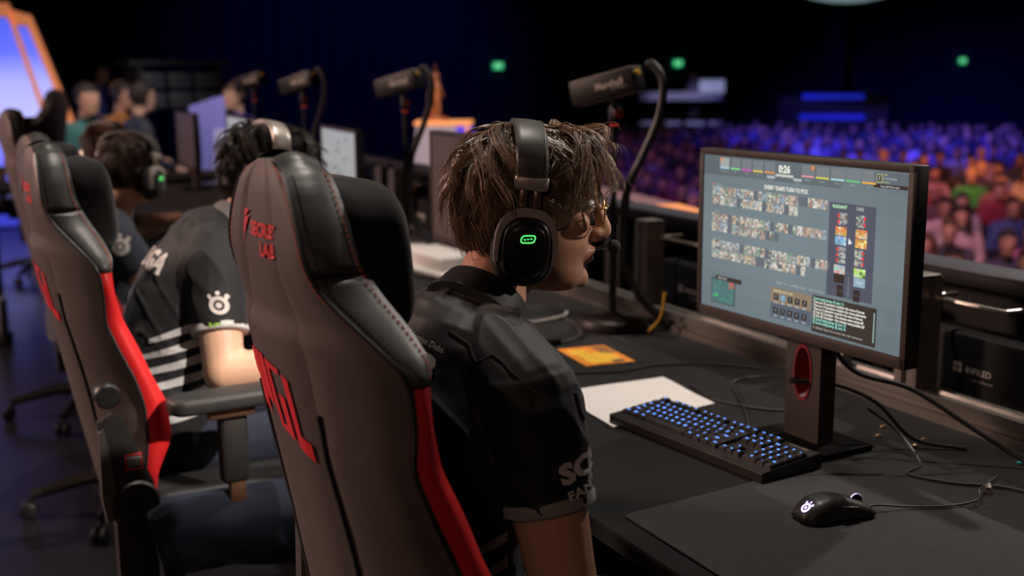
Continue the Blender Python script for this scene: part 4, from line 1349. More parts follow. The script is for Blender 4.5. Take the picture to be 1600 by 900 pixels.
def person_figure(name, label, J, base, skin, shirt_m, pants_m, voxel=.005, group=None, fine=False):
    """J: joints in world coordinates"""
    b = V(base)
    P = {k: V(v) - b for k, v in J.items() if isinstance(v, (tuple, Vector))}
    t = thing(name, label, 'person', base, 0, group)
    Rh = rotm(J.get('hroll', 0), J.get('hpitch', 0), J.get('hyaw', 0))
    side = V((-math.sin(R(J.get('tyaw', 0))), math.cos(R(J.get('tyaw', 0))), 0))
    bd = MB()
    hs = J.get('hscale', 1.0)
    head_volume(bd, P['head'], Rh, hs)
    hb = P['head'] + Rh @ (V((-.028, 0, -.075)) * hs)
    bd.limb([P['neck'] - V((0, 0, .03)), P['neck'].lerp(hb, .5), hb], [.062, .056, .055], 18)
    bd.etube([P['pelvis'] - V((0, 0, .07)), P['pelvis'], P['waist'], P['chest'], P['upper'], P['neck']], [.12, .165, .150, .165, .140, .055], [.08, .11, .10, .110, .085, .055], side)
    for s in 'RL':
        bd.limb([P['upper'].lerp(P['sh' + s], .35) + V((0, 0, .02)), P['sh' + s]], [.06, .056], 14)
        bd.limb([P['sh' + s], P['sh' + s].lerp(P['el' + s], .45), P['el' + s]], [.057, .053, .046], 16)
        bd.limb([P['el' + s], P['el' + s].lerp(P['wr' + s], .35), P['wr' + s]], [.046, .046, .029], 16)
        dd = (P['wr' + s] - P['el' + s]).normalized()
        upv = V((0, 0, 1)) if abs(dd.z) < .8 else V((1, 0, 0))
        hand_volume(bd, P['wr' + s], dd, upv, side * (1 if s == 'R' else -1), J.get('curl', .5))
        bd.limb([P['hip' + s], P['hip' + s].lerp(P['kn' + s], .5), P['kn' + s]], [.085, .078, .058], 14)
        bd.limb([P['kn' + s], P['kn' + s].lerp(P['an' + s], .35), P['an' + s]], [.056, .054, .036], 14)
    me = remesh(bd, voxel, 3)
    co = get_co(me)
    # tint: lips, stubble
    inv = np.array(Rh.inverted())
    hl = (co - np.array(P['head'])) @ inv.T / hs
    cols = np.tile(np.array(skin), (len(co), 1))
    if J.get('stubble'):
        jaw = np.clip((-.030 - hl[:, 2]) / .02, 0, 1) * np.clip((hl[:, 0] + .005) / .03, 0, 1) * (hl[:, 2] > -.14) * np.clip((.2 - np.abs(hl[:, 1])) / .1, 0, 1)
        k = (jaw * J['stubble'])[:, None]
        cols = cols * (1 - k) + cols * np.array((.42, .40, .42)) * k
    lip = np.exp(-(((hl[:, 2] + .059) / .009) ** 2)) * np.clip((hl[:, 0] - .082) / .008, 0, 1) * (np.abs(hl[:, 1]) < .026)
    cols = cols * (1 - .5 * lip[:, None]) + np.array((.42, .16, .13)) * .5 * lip[:, None]
    set_tint(me, cols)
    body = put(me, 'body', mat('skin', (.6, .4, .3), .48, attr='tint', var=.10, scale=90, bump=.12, bscale=600, spec=.4), t, 180)
    # eyes
    for sy in (-1, 1):
        e = MB(); ec = P['head'] + Rh @ (V((.080, sy * .031, .018)) * hs)
        e.ball(ec, .0115, None, 14, 10); ey = e.build('eye', mat('eye_white', (.75, .72, .70), .25), t, 180)
        e = MB(); e.ball(ec + Rh @ V((.0062, 0, 0)), .0062, None, 12, 8); e.build('iris', mat('iris_brown', (.06, .03, .015), .2), ey, 180)
    # shirt
    sh = MB()
    sh.etube([P['pelvis'] + V((0, 0, -.03)), P['pelvis'] + V((0, 0, .05)), P['waist'], P['chest'], P['upper'], P['neck'] - V((0, 0, .012))], [.182, .186, .178, .186, .158, .070], [.130, .130, .122, .128, .102, .068], side)
    for s in 'RL':
        el, sh_ = P['el' + s], P['sh' + s]
        cuff = sh_.lerp(el, J.get('sleeve', .72))
        sh.limb([P['neck'].lerp(sh_, .25) - V((0, 0, .012)), P['upper'].lerp(sh_, .6) + V((0, 0, .025)), sh_], [.055, .068, .068], 16)
        dd = (cuff - sh_).normalized()
        sh.tube([sh_ - dd * .04, sh_ - dd * .02, sh_ + dd * .02, sh_.lerp(cuff, .5), cuff - dd * .002], [.045, .066, .071, .069, .063], 20)
    me = remesh(sh, voxel * .9, 2)
    co, no = get_co(me), get_no(me)
    wr = J.get('wrinkle', .006)
    off = np.zeros(len(co))
    sd = J.get('seed', 0) * 7.3
    for i, p in enumerate(co):
        a = noise.noise(V((p[0] * 7 + sd, p[1] * 7, p[2] * 5)))
        bq = noise.noise(V((p[0] * 24 + p[2] * 14, p[1] * 20 + sd, p[2] * 26)))
        rg = 1 - abs(noise.noise(V((p[0] * 13 + p[2] * 9, p[1] * 11 - p[2] * 8, sd + p[2] * 4)))) * 3.2
        off[i] = wr * (.40 * a + .16 * bq + .60 * max(0, rg) ** 2)
    co += no * off[:, None]
    set_co(me, co)
    shirt = put(me, 'shirt', shirt_m, t, 180)
    # cuffs
    if J.get('cuff_m'):
        for s in 'RL':
            el, sh_ = P['el' + s], P['sh' + s]
            cuff = sh_.lerp(el, J.get('sleeve', .72)); dd = (cuff - sh_).normalized()
            c = MB(); c.tube([cuff - dd * .016, cuff - dd * .012, cuff + dd * .001, cuff + dd * .003, cuff - dd * .006], [.0640, .0664, .0655, .0630, .0560], 32, caps=False); c.build('cuff', J['cuff_m'], shirt)
    # collar
    cl = MB()
    nk, nd = P['neck'], (hb - P['neck']).normalized()
    cl.etube([nk - nd * .012, nk + nd * .008, nk + nd * .026, nk + nd * .030, nk + nd * .018], [.083, .075, .069, .065, .060], [.080, .072, .067, .063, .058], side, 32, 3)
    cl.build('collar', J.get('collar_m', shirt_m), shirt)
    # trousers
    pt = MB()
    pt.etube([P['pelvis'] - V((0, 0, .085)), P['pelvis'], P['pelvis'] + V((0, 0, .06))], [.14, .180, .172], [.10, .125, .118], side)
    for s in 'RL':
        pt.limb([P['hip' + s], P['hip' + s].lerp(P['kn' + s], .5), P['kn' + s]], [.098, .092, .074], 14)
        pt.limb([P['kn' + s], P['kn' + s].lerp(P['an' + s], .5), P['an' + s]], [.073, .066, .056], 14)
    put(remesh(pt, max(voxel, .008), 2), 'trousers', pants_m, t, 180)
    for s in 'RL':
        f = MB(); a = P['an' + s]; fd = side.cross(V((0, 0, 1)))
        f.limb([V((a.x, a.y, .045)) - fd * .03, V((a.x, a.y, .045)) + fd * .06, V((a.x, a.y, .038)) + fd * .17], [.045, .045, .036], 12)
        for k in range(len(f.v)):
            x, y, z = f.v[k]; f.v[k] = (x, y, max(z, .003))
        f.build('shoe', M_black, t, 180)
    return t, P, Rh, hs, me, shirt, body

def hair_on(t, hc, Rh, hs, m, seed=1, n_guides=170, per=18, length=(.10, .07, .055), lift=.016, curl=.35, wave=2.2, forelock=True, crown=(-.045, .012, .11), r0=.00055, band=True, cap=True, color=(.15, .09, .05)):
    rnd = random.Random(seed)
    C0 = V((-.004, 0, .014)); RX = V((.107, .086, .108))
    T = lambda p: V(hc) + Rh @ (V(p) * hs)
    def surf(d):
        d = V(d).normalized()
        return C0 + V((d.x * RX.x, d.y * RX.y, d.z * RX.z))
    def inhair(p):
        # hairline: forehead, temples, nape
        if p.x > .045: return p.z > .070
        if p.x > .015: return p.z > .030 + (p.x - .015) * 1.3
        if p.x > -.03: return p.z > -.005
        return p.z > -.088
    mb = MB()
    if cap:
        cp = MB()
        nu, nv = 48, 30
        vs, fs = [], []
        for i in range(nv + 1):
            th = math.pi * i / nv * .86
            for k in range(nu):
                a = 2 * math.pi * k / nu
                d = V((math.sin(th) * math.cos(a), math.sin(th) * math.sin(a), math.cos(th)))
                p = surf(d)
                q = C0 + (p - C0) * (1.03 if inhair(p) else .90)
                vs.append(T(q))
        for i in range(nv):
            for k in range(nu):
                l = (k + 1) % nu
                fs.append((i * nu + k, (i + 1) * nu + k, (i + 1) * nu + l, i * nu + l))
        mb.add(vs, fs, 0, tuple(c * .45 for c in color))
    cr = V(crown)
    gs = 0
    tries = 0
    while gs < n_guides and tries < 20000:
        tries += 1
        d = V((rnd.gauss(0, 1), rnd.gauss(0, 1), rnd.gauss(0, 1)))
        if d.length < .1: continue
        p = surf(d)
        if not inhair(p): continue
        gs += 1
        top = max(0, min(1, (p.z - .03) / .07))
        back = max(0, min(1, (-p.x) / .06))
        ln = (length[0] * top + length[1] * (1 - top) * (1 - back) + length[2] * (1 - top) * back) * rnd.uniform(.75, 1.25)
        # guide
        nseg = 9
        fl = (p - cr)
        nrm = (p - C0); nrm = V((nrm.x / RX.x ** 2, nrm.y / RX.y ** 2, nrm.z / RX.z ** 2)).normalized()
        fl = fl - nrm * fl.dot(nrm)
        if fl.length < 1e-4: fl = V((1, 0, 0))
        fl = (fl.normalized() + V((rnd.gauss(0, curl), rnd.gauss(0, curl), rnd.gauss(0, curl * .5)))).normalized()
        if forelock and p.x > .02 and p.z > .05: fl = (fl + V((.5, -.45 if p.y < .02 else .3, -.1))).normalized()
        pts = [p.copy()]
        if forelock and p.x > .03: ln *= .72
        lf = lift * rnd.uniform(.5, 1.7) * (.45 + .75 * top)
        if p.z < -.02: lf *= .3
        if band and abs(p.x + .012) < .026 and top > .1: lf *= .35
        ph = rnd.uniform(0, 6.28)
        wv = V((rnd.gauss(0, 1), rnd.gauss(0, 1), rnd.gauss(0, 1))).normalized()
        cur = p.copy()
        for k in range(1, nseg + 1):
            s = k / nseg
            cur = cur + fl * (ln / nseg)
            # keep just above the scalp
            rel = cur - C0
            kk = math.sqrt((rel.x / RX.x) ** 2 + (rel.y / RX.y) ** 2 + (rel.z / RX.z) ** 2)
            nr = V((rel.x / RX.x ** 2, rel.y / RX.y ** 2, rel.z / RX.z ** 2)).normalized()
            hgt = .006 + lf * math.sin(min(1, s * 1.15) * math.pi * .62)
            if band and abs(cur.x + .012) < .030 and cur.z > .0: hgt = min(hgt, .005)
            surfp = C0 + rel / kk
            if kk < 1.12 or cur.z > C0.z: cur = surfp + nr * max(.004, hgt)
            fl = (fl + V((0, 0, (-.10 - .12 * s) * (1 - .6 * top)))); fl = (fl - nr * fl.dot(nr) * .8).normalized()
            pts.append(cur + wv * math.sin(ph + s * wave * math.pi) * .010 * s)
        for q in range(per):
            u1, u2 = rnd.gauss(0, 1), rnd.gauss(0, 1)
            o1 = nrm.orthogonal().normalized(); o2 = nrm.cross(o1)
            spread = .0062
            stray = rnd.random() < .10
            sp = []
            f2 = V((rnd.gauss(0, 1), rnd.gauss(0, 1), rnd.gauss(0, 1))) * (.010 if stray else .0022)
            lenk = rnd.uniform(.75, 1.0)
            for k in range(nseg + 1):
                s = k / nseg
                kk = (1 - .72 * s) if not stray else 1.0
                idx = s * lenk * nseg
                i0 = min(int(idx), nseg - 1); fr = idx - i0
                bp = pts[i0].lerp(pts[i0 + 1], fr)
                sp.append(T(bp + (o1 * u1 + o2 * u2) * spread * kk + f2 * s * s))
            tn = rnd.uniform(.55, 1.0) if rnd.random() < .8 else rnd.uniform(1.2, 2.2)
            rr = [hs * r0 * (1.25 - 1.0 * (k / nseg)) for k in range(nseg + 1)]
            mb.tube(sp, rr, 3, caps=False, col=(color[0] * tn, color[1] * tn, color[2] * tn))
    return mb.build('hair', m, t, 180)

M_hairb = mat('brown_hair', (0.155, 0.092, 0.048), 0.34, attr='tint', var=0.3, scale=60, spec=0.55)
M_hairk = mat('black_hair', (0.022, 0.016, 0.012), 0.45, attr='tint', var=0.4, scale=60, spec=0.5)
M_hairr = mat('auburn_hair', (0.055, 0.025, 0.014), 0.45, attr='tint', var=0.4, scale=60, spec=0.5)
M_jers = mat('black_jersey', (0.0075, 0.0075, 0.008), 0.55, var=0.25, scale=30, sheen=0.08, spec=0.35, bump=0.15, bscale=1500)
M_jers2 = mat('charcoal_jersey', (0.009, 0.009, 0.0105), 0.7, var=0.25, scale=30, sheen=0.08, spec=0.3)
M_navy = mat('navy_jacket', (0.020, 0.026, 0.045), 0.8, var=0.25, scale=30, sheen=0.2)
M_pants = mat('dark_trousers', (0.006, 0.006, 0.008), 0.85, var=0.3, scale=30)
M_jean = mat('navy_denim', (0.014, 0.019, 0.038), 0.85, var=0.3, scale=60, bump=.3, bscale=800)
M_cuff = mat('grey_trim', (0.24, 0.23, 0.23), 0.7)
M_print = mat('jersey_print_white', (0.60, 0.55, 0.52), 0.6, var=0.1)
M_printg = mat('jersey_stripe_grey', (0.34, 0.27, 0.25), 0.7, var=0.15)
M_stripe2 = mat('jersey_stripe_light', (0.42, 0.42, 0.42), 0.7, var=0.15)
M_lime = mat('jersey_print_lime', (0.35, 0.62, 0.08), 0.6)

# ------------------------------------------------------------------ headset
M_silver = mat('brushed_silver', (0.60, 0.53, 0.48), 0.36, metal=0.55, var=0.1)
M_hband = mat('headband_leather', (0.055, 0.053, 0.050), 0.45, var=0.1)
M_cup = mat('ear_cup_black', (0.010, 0.010, 0.010), 0.35, spec=0.5)
M_led = mat('green_led', (0.1, 0.6, 0.15), 0.4, emit=(0.10, 1.0, 0.18), es=1.8)
M_stitchg = mat('grey_stitch', (0.14, 0.14, 0.135), 0.6)
def headset(label, hc, hyaw=0, hpitch=0, hroll=0, hs=1.0, led=True, mic=True, band_m=None):
    h = thing('headset', label, 'headset', hc, 0, 'headsets worn by the players')
    h.rotation_euler = (R(hroll), R(hpitch), R(hyaw))
    h.scale = (hs, hs, hs)
    x0 = -.014
    hw, top = .103, .127
    # headband arc in the y-z plane
    def arc(t, k=0.0):
        a = math.pi * t
        c, s = math.cos(a), math.sin(a)
        y = -math.copysign(abs(c) ** .80, c) * (hw + k)
        z = .055 + (top - .055 + k) * abs(s) ** .75
        return V((x0 - .006 * s, y, z))
    mb = MB()
    def bf(u, v):
        t = .0 + 1.0 * u
        a = 2 * math.pi * v
        p = arc(t)
        tn = (arc(min(1, t + .01)) - arc(max(0, t - .01))).normalized()
        nr = tn.cross(V((1, 0, 0))).normalized()
        c, s = math.cos(a), math.sin(a)
        return p + V((1, 0, 0)) * math.copysign(abs(c) ** .55, c) * .0235 + nr * math.copysign(abs(s) ** .7, s) * .0085
    mb.grid(bf, 41, 25)
    mb.build('headband', band_m or M_hband, h, 60)
    for sx in (-.0205, .0205):
        st = MB()
        for k in range(74):
            def q(t):
                p = arc(t, .0075); return p + V((sx, 0, 0))
            st.tube([q((k + .2) / 74), q((k + .8) / 74)], .0007, 4)
        st.build('band_stitching', M_stitchg, h)
    for s in (-1, 1):
        y = s * hw
        mb = MB(); mb.box((x0, y, .050), (.050, .018, .022), bev=.006, seg=3); mb.build('slider_collar', M_silver, h)
        mb = MB()
        for xx in (-.010, .010): mb.box((x0 + xx, y, .030), (.0125, .007, .03), bev=.003)
        mb.build('slider_rod', mat('copper_rod', (0.45, 0.32, 0.26), 0.3, metal=0.9), h)
        # yoke: flat arch hugging the cup
        cz = -.040
        yk = MB()
        arch = []
        for k in range(25):
            a = R(-18 + 216 * k / 24)
            c_, s_ = math.cos(a), math.sin(a)
            arch.append((x0 + math.copysign(abs(c_) ** .8, c_) * .0455, cz - .003 + math.copysign(abs(s_) ** .8, s_) * .058))
        wid = [.006 + .007 * max(0, math.sin(math.pi * k / 24)) ** 1.5 for k in range(25)]
        vs = []
        for k in range(25):
            a = R(-18 + 216 * k / 24)
            nx, nz = math.cos(a), math.sin(a)
            px, pz = arch[k]
            for dy in (-.002, .012):
                vs.append(V((px, y + s * dy * 1.0, pz))); vs.append(V((px - nx * wid[k], y + s * dy, pz - nz * wid[k])))
        fs = []
        for k in range(24):
            a, b = k * 4, (k + 1) * 4
            fs += [(a, b, b + 1, a + 1), (a + 2, a + 3, b + 3, b + 2), (a, a + 2, b + 2, b), (a + 1, b + 1, b + 3, a + 3)]
        fs += [(0, 1, 3, 2), (96, 98, 99, 97)]
        yk.add(vs, fs); yk.build('yoke', M_silver, h, 40, fix=True)
        # cup
        cu = MB()
        def cf(u, v):
            a = 2 * math.pi * u
            c_, s_ = math.cos(a), math.sin(a)
            prof = [(0.0, 1.0, -.016), (.18, 1.0, -.004), (.30, .98, .001), (.38, .86, .004), (.42, .83, .006), (.52, .82, .012), (.64, .78, .0165), (.70, .72, .0178), (.73, .69, .0165), (.78, .67, .0165), (.82, .64, .0190), (.92, .35, .0205), (1, .001, .021)]
            for (t0, r0, h0), (t1, r1, h1) in zip(prof, prof[1:]):
                if v <= t1 + 1e-9:
                    k = (v - t0) / (t1 - t0); r_ = r0 + (r1 - r0) * k; hh = h0 + (h1 - h0) * k; break
            return V((x0 + math.copysign(abs(c_) ** .72, c_) * .0430 * r_, y + s * hh, cz - .004 + math.copysign(abs(s_) ** .72, s_) * .0545 * r_))
        cu.grid(cf, 48, 34, cu=True)
        cup = cu.build('ear_cup', M_cup, h, 50, fix=True)
        pd = MB()
        rg = []
        for k in range(40):
            a = 2 * math.pi * k / 40
            c_, s_ = math.cos(a), math.sin(a)
            rg.append(V((x0 + math.copysign(abs(c_) ** .75, c_) * .036, y - s * .0205, cz - .004 + math.copysign(abs(s_) ** .75, s_) * .047)))
        pd.tube(rg, .0125, 10, closed=True); pd.build('ear_cushion', mat('cushion_black', (0.012, 0.012, 0.012), .7), h, 180)
        if led:
            ld = MB()
            yy = y + s * .0215
            f = lambda a, b: V((x0 + .001 + a, yy, cz + .012 + b))
            outl = []
            for k in range(28):
                a = 2 * math.pi * k / 28
                c_, s_ = math.cos(a), math.sin(a)
                outl.append(f(math.copysign(min(.0055, abs(c_) * .02), c_) + c_ * .0045, s_ * .0052 + c_ * .0022))
            ld.tube(outl, .00075, 5, closed=True)
            for dx in (-.0045, 0, .0045): ld.tube([f(dx - .0014, dx * .22), f(dx + .0014, dx * .22)], .0007, 5)
            ld.build('green_light', M_led, cup)
    if mic:
        mb = MB(); mb.tube(smoothpath([(x0 + .02, hw - .002, -.078), (.05, .085, -.085), (.10, .055, -.062), (.128, .025, -.048), (.131, .008, -.045)], 6), .0028, 6); mb.build('mic_boom', M_black, h)
        mb = MB(); mb.ball((.132, -.002, -.044), (.0105, .015, .0105)); mb.build('mic_foam', mat('foam_black', (.010, .010, .010), .95), h)
    return h

# ------------------------------------------------------------------ foreground player
HC1 = V((.800, 1.552, 1.254))
J1 = dict(head=HC1, hyaw=-22, hpitch=6, hscale=1.0, neck=(.702, 1.535, 1.115), pelvis=(.60, 1.49, .66), waist=(.605, 1.495, .78), chest=(.635, 1.51, .92), upper=(.665, 1.525, 1.055),
          shR=(.688, 1.350, 1.035), shL=(.69, 1.705, 1.035), elR=(.716, 1.285, .745), elL=(.77, 1.79, .77), wrR=(.940, 1.40, .635), wrL=(.96, 1.64, .640),
          hipR=(.64, 1.40, .66), hipL=(.64, 1.58, .66), knR=(1.06, 1.36, .585), knL=(1.06, 1.64, .585), anR=(1.04, 1.36, .09), anL=(1.04, 1.66, .09),
          sleeve=.53, stubble=.55, cuff_m=M_cuff, wrinkle=.007, seed=1, tyaw=-6)
p1, P1, Rh1, hs1, shme, shirt1, body1 = person_figure('person', 'person with wavy brown hair, glasses and black jersey, seated in the nearest chair', J1, (.60, 1.5, 0), (.54, .275, .17), M_jers, M_pants, .0042)
hair_on(p1, P1['head'], Rh1, hs1, M_hairb, 5, 380, 20, (.105, .048, .085), .022, .60, 2.6, r0=.00062, color=(.175, .100, .052))
headset('black and silver headset with green light on the foreground player', HC1, -22, 6)
# lettering on the jersey
bv = bvh_of(shme)
o1 = V((.60, 1.5, 0))
mb = MB()
fn = decal_fn(bv, V((.585, 1.50, 1.075)) - o1, (-.06, -1, -.02), (.45, -.02, 1), .0025)
decal_text(mb, 'Sebastien Debs', fn, .0125, .0001, .01, off=(.050, .020))
decal_text(mb, 'CEB', fn, .052, .0020, .012, off=(.042, -.014), sx=1.0)
fn = decal_fn(bv, V((.712, 1.265, .915)) - o1, (.93, -.30, .10), (-.10, .12, .95), .0025)
decal_text(mb, 'SOO', fn, .036, .0020, .010, sx=1.25, off=(.032, .034), rot=.16)
decal_text(mb, 'FANTOM', fn, .0175, .0006, .010, sx=1.2, off=(.034, .006), rot=.20)
decal_text(mb, 'Vapoo', fn, .013, -.0001, .010, sx=1.2, off=(.036, -.013), rot=.16)
mb.build('jersey_lettering', M_print, shirt1, smooth=0)['kind'] = 'stuff'
mb = MB()
fn = decal_fn(bv, V((.60, 1.36, .78)) - o1, (.93, -.37, 0), (0, 0, 1), .0025)
for k in range(5):
    z0 = .055 - k * .036
    decal_poly(mb, [(-.10 + k * .012, z0 - .020), (.055, z0 + .016), (.055, z0 + .002), (-.10 + k * .012, z0 - .028)], fn, .012)
mb.build('jersey_stripes', M_printg, shirt1, smooth=0)
sm = MB()
bv1 = bvh_of(shme)
for A, B in (((.60, 1.42, 1.12), (.725, 1.31, .995)), ((.60, 1.33, .90), (.66, 1.37, 1.06))):
    pts = []
    for k in range(25):
        q = V(A).lerp(V(B), k / 24) - o1
        h = bv1.find_nearest(q)
        pts.append(h[0] + h[1] * .0012)
    sm.tube(pts, .0016, 6)
sm.build('shirt_seam', M_jers, shirt1)
# glasses
M_gold = mat('gold_wire', (0.75, 0.46, 0.18), 0.28, metal=1.0)
gl = thing('eyeglasses', 'round gold-rimmed glasses worn by the foreground player', 'glasses', HC1 + rotm(0, 6, -22) @ V((.006, 0, 0)), 0)
gl.rotation_euler = (0, R(6), R(-22))
for s in (-1, 1):
    mb = MB()
    cy = s * .034
    ring = [V((.106 - .010 * (abs(cy + .0245 * math.cos(a)) / .06) ** 2, cy + .0245 * math.cos(a), .010 + .0225 * math.sin(a))) for a in [2 * math.pi * k / 36 for k in range(36)]]
    mb.tube(ring, .0013, 6, closed=True); rim = mb.build('rim', M_gold, gl)
    mb = MB(); c = sum(ring, V((0, 0, 0))) / 36
    mb.add([c + V((.001, 0, 0))] + ring, [(0, 1 + k, 1 + (k + 1) % 36) for k in range(36)])
    me = evaluated(mb.mesh('lens'), [('SOLIDIFY', dict(thickness=.0012))])
    put(me, 'lens', mat('lens_glass', (.9, .9, .9), .05, alpha=.05, var=0), rim, 60)
    mb = MB(); mb.tube(smoothpath([(.100, s * .0585, .018), (.094, s * .066, .020), (.06, s * .076, .018), (.0, s * .084, .012), (-.03, s * .084, -.002)], 4), .0013, 6); mb.build('temple_arm', M_gold, gl)
mb = MB(); mb.tube(smoothpath([(.105, -.0105, .013), (.110, -.004, .017), (.110, .004, .017), (.105, .0105, .013)], 4), .0013, 6); mb.build('bridge', M_gold, gl)

# ------------------------------------------------------------------ second player
HC2 = V((.750, 2.90, 1.205))
J2 = dict(head=HC2, hyaw=4, hpitch=12, hscale=1.03, neck=(.650, 2.885, 1.085), pelvis=(.445, 2.82, .62), waist=(.455, 2.83, .74), chest=(.515, 2.85, .91), upper=(.590, 2.875, 1.04),
          shR=(.560, 2.700, 1.010), shL=(.63, 3.06, 1.02), elR=(.545, 2.59, .790), elL=(.72, 3.20, .78), wrR=(.80, 2.55, .800), wrL=(1.0, 3.15, .785),
          hipR=(.49, 2.74, .60), hipL=(.49, 2.92, .60), knR=(.92, 2.70, .58), knL=(.92, 2.98, .58), anR=(.95, 2.70, .09), anL=(.95, 2.98, .09),
          sleeve=.62, cuff_m=mat('light_trim', (0.50, 0.49, 0.48), .7), wrinkle=.006, seed=2, collar_m=M_cuff)
p2, P2, Rh2, hs2, shme2, shirt2, body2 = person_figure('person', 'person in black jersey with grey stripes, elbow on the armrest of the second chair', J2, (.475, 2.82, 0), (.68, .42, .29), M_jers2, M_jean, .006)
hair_on(p2, P2['head'], Rh2, hs2, M_hairk, 9, 260, 14, (.085, .055, .05), .020, .7, 3.5, r0=.0008, color=(.032, .023, .017))
headset('silver-banded headset on the second player, partly behind the nearest chair', HC2, 4, 12, 0, 1.03, band_m=M_silver)
bv = bvh_of(shme2)
o2 = V((.475, 2.82, 0))
mb = MB()
fn = decal_fn(bv, V((.47, 2.82, 1.0)) - o2, (.0, -1, 0), (.45, 0, .9), .003)
decal_text(mb, 'RUGA', fn, .070, .003, .015, off=(-.03, .01))
fn = decal_fn(bv, V((.575, 2.645, .935)) - o2, (.85, -.52, .0), (-.05, .25, .95), .003)
emblem(mb, fn, 2.4)
decal_text(mb, 'ICM', fn, .022, .001, .015, off=(.022, -.052), sx=1.2)
mb.build('jersey_lettering', M_print, shirt2, smooth=0)['kind'] = 'stuff'
mb = MB(); decal_text(mb, 'IC', fn, .024, .001, .015, off=(-.012, -.050), sx=1.2); mb.build('lime_lettering', M_lime, shirt2, smooth=0)
mb = MB()
fn = decal_fn(bv, V((.43, 2.70, .78)) - o2, (.90, -.44, 0), (0, 0, 1), .003)
for k in range(6):
    z0 = .10 - k * .040
    decal_poly(mb, [(-.11 + .028 * max(0, 3 - k), z0 - .018), (.10, z0 + .028), (.10, z0 + .006), (-.11 + .028 * max(0, 3 - k), z0 - .028)], fn, .02)
mb.build('jersey_stripes', M_stripe2, shirt2, smooth=0)
# dark jacket hanging over the seat of the second chair
jk = MB()
def jf(u, v):
    a = -.16 + .40 * u
    fold = .012 * math.sin(u * 17 + v * 4) + .010 * math.sin(u * 9 - v * 6)
    drop = v * (.20 - .05 * math.sin(u * 3.1 + .5))
    return V((a * .9 + .03 * v, -.245 - .06 * min(1, v * 3) - fold * v, .565 - drop + .01 * math.sin(u * 11) * v))
jk.grid(jf, 30, 16)
me = evaluated(jk.mesh('jacket'), [('SOLIDIFY', dict(thickness=.012)), ('SUBSURF', dict(levels=1))])
o = put(me, 'folded_jacket', M_jean, None, 180, (.47, 2.70, 0)); tag(o, 'navy jacket hanging over the seat side of the second chair', 'jacket')

# ------------------------------------------------------------------ third and fourth players
HC3 = V((.60, 4.20, 1.135))
def seated(h, dx=0):
    x, y, z = h
    return dict(head=V(h), neck=(x - .07, y, z - .135), pelvis=(x - .18, y, .60), waist=(x - .17, y, .71), chest=(x - .13, y, .84), upper=(x - .09, y, z - .20),
                shR=(x - .08, y - .18, z - .225), shL=(x - .08, y + .18, z - .225), elR=(x, y - .26, .76), elL=(x, y + .26, .76), wrR=(x + .25, y - .16, .775), wrL=(x + .25, y + .16, .775),
                hipR=(x - .14, y - .09, .53), hipL=(x - .14, y + .09, .53), knR=(x + .28, y - .12, .55), knL=(x + .28, y + .12, .55), anR=(x + .27, y - .12, .09), anL=(x + .27, y + .12, .09))
J3 = seated(HC3); J3.update(hyaw=52, hpitch=8, seed=3, collar_m=M_cuff, tyaw=0)
p3, P3, Rh3, hs3, shme3, shirt3, _b = person_figure('person', 'dark-haired person in navy jacket, third along the desk, seen from behind', J3, (.42, 4.2, 0), (.50, .28, .19), M_navy, M_pants, .009)
hair_on(p3, P3['head'], Rh3, hs3, M_hairr, 12, 170, 10, (.06, .045, .045), .010, .3, 1.5, r0=.0010, color=(.045, .022, .013))
headset('headset with bright green light on the third player', HC3, 52, 8)
bv = bvh_of(shme3); o3 = V((.42, 4.2, 0))
mb = MB(); fn = decal_fn(bv, V((.53, 3.97, .90)) - o3, (.9, -.44, 0), (0, .2, .97), .004); emblem(mb, fn, 3.2); mb.build('jersey_lettering', M_print, shirt3, smooth=0)
HC4 = V((.70, 5.55, 1.12))
J4 = seated(HC4); J4.update(hyaw=40, hpitch=6, seed=4)
p4, P4, Rh4, hs4, _s, _sh, _b = person_figure('person', 'auburn-haired person glimpsed behind the third player\'s head', J4, (.42, 5.55, 0), (.50, .28, .19), M_jers2, M_pants, .010)
hair_on(p4, P4['head'], Rh4, hs4, M_hairr, 14, 120, 9, (.07, .06, .06), .012, .4, 1.5, r0=.0013, color=(.09, .035, .018))
headset('headset on the fourth player, blurred far along the row', HC4, 40, 6)
# ================================================================== far end of the stage
# big lit set panel at the left
M_panel = bpy.data.materials.new('set_screen'); M_panel.use_nodes = True
nt = M_panel.node_tree; bs = nt.nodes['Principled BSDF']
bs.inputs['Base Color'].default_value = (.05, .05, .08, 1)
tcn = nt.nodes.new('ShaderNodeTexCoord'); sp = nt.nodes.new('ShaderNodeSeparateXYZ'); rmp = nt.nodes.new('ShaderNodeValToRGB')
mr = nt.nodes.new('ShaderNodeMapRange'); mr.inputs['From Min'].default_value = 0; mr.inputs['From Max'].default_value = 2.4
nt.links.new(tcn.outputs['Object'], sp.inputs[0]); nt.links.new(sp.outputs['Z'], mr.inputs['Value']); nt.links.new(mr.outputs[0], rmp.inputs[0]); nt.links.new(rmp.outputs['Color'], bs.inputs['Emission Color'])
rmp.color_ramp.elements[0].color = (.02, .03, .45, 1); rmp.color_ramp.elements[0].position = .10
rmp.color_ramp.elements[1].color = (.06, .10, .75, 1); rmp.color_ramp.elements[1].position = .86
for ps, cc in ((.30, (.16, .18, .95, 1)), (.46, (.46, .46, .92, 1)), (.60, (.36, .38, .95, 1)), (.72, (.10, .14, .85, 1))):
    e = rmp.color_ramp.elements.new(ps); e.color = cc
bs.inputs['Emission Strength'].default_value = 1.2
M_orange = mat('orange_glow_edge', (.6, .2, .06), .5, emit=(1.0, .32, .13), es=.42)
M_setw = mat('set_white', (.55, .53, .55), .5)
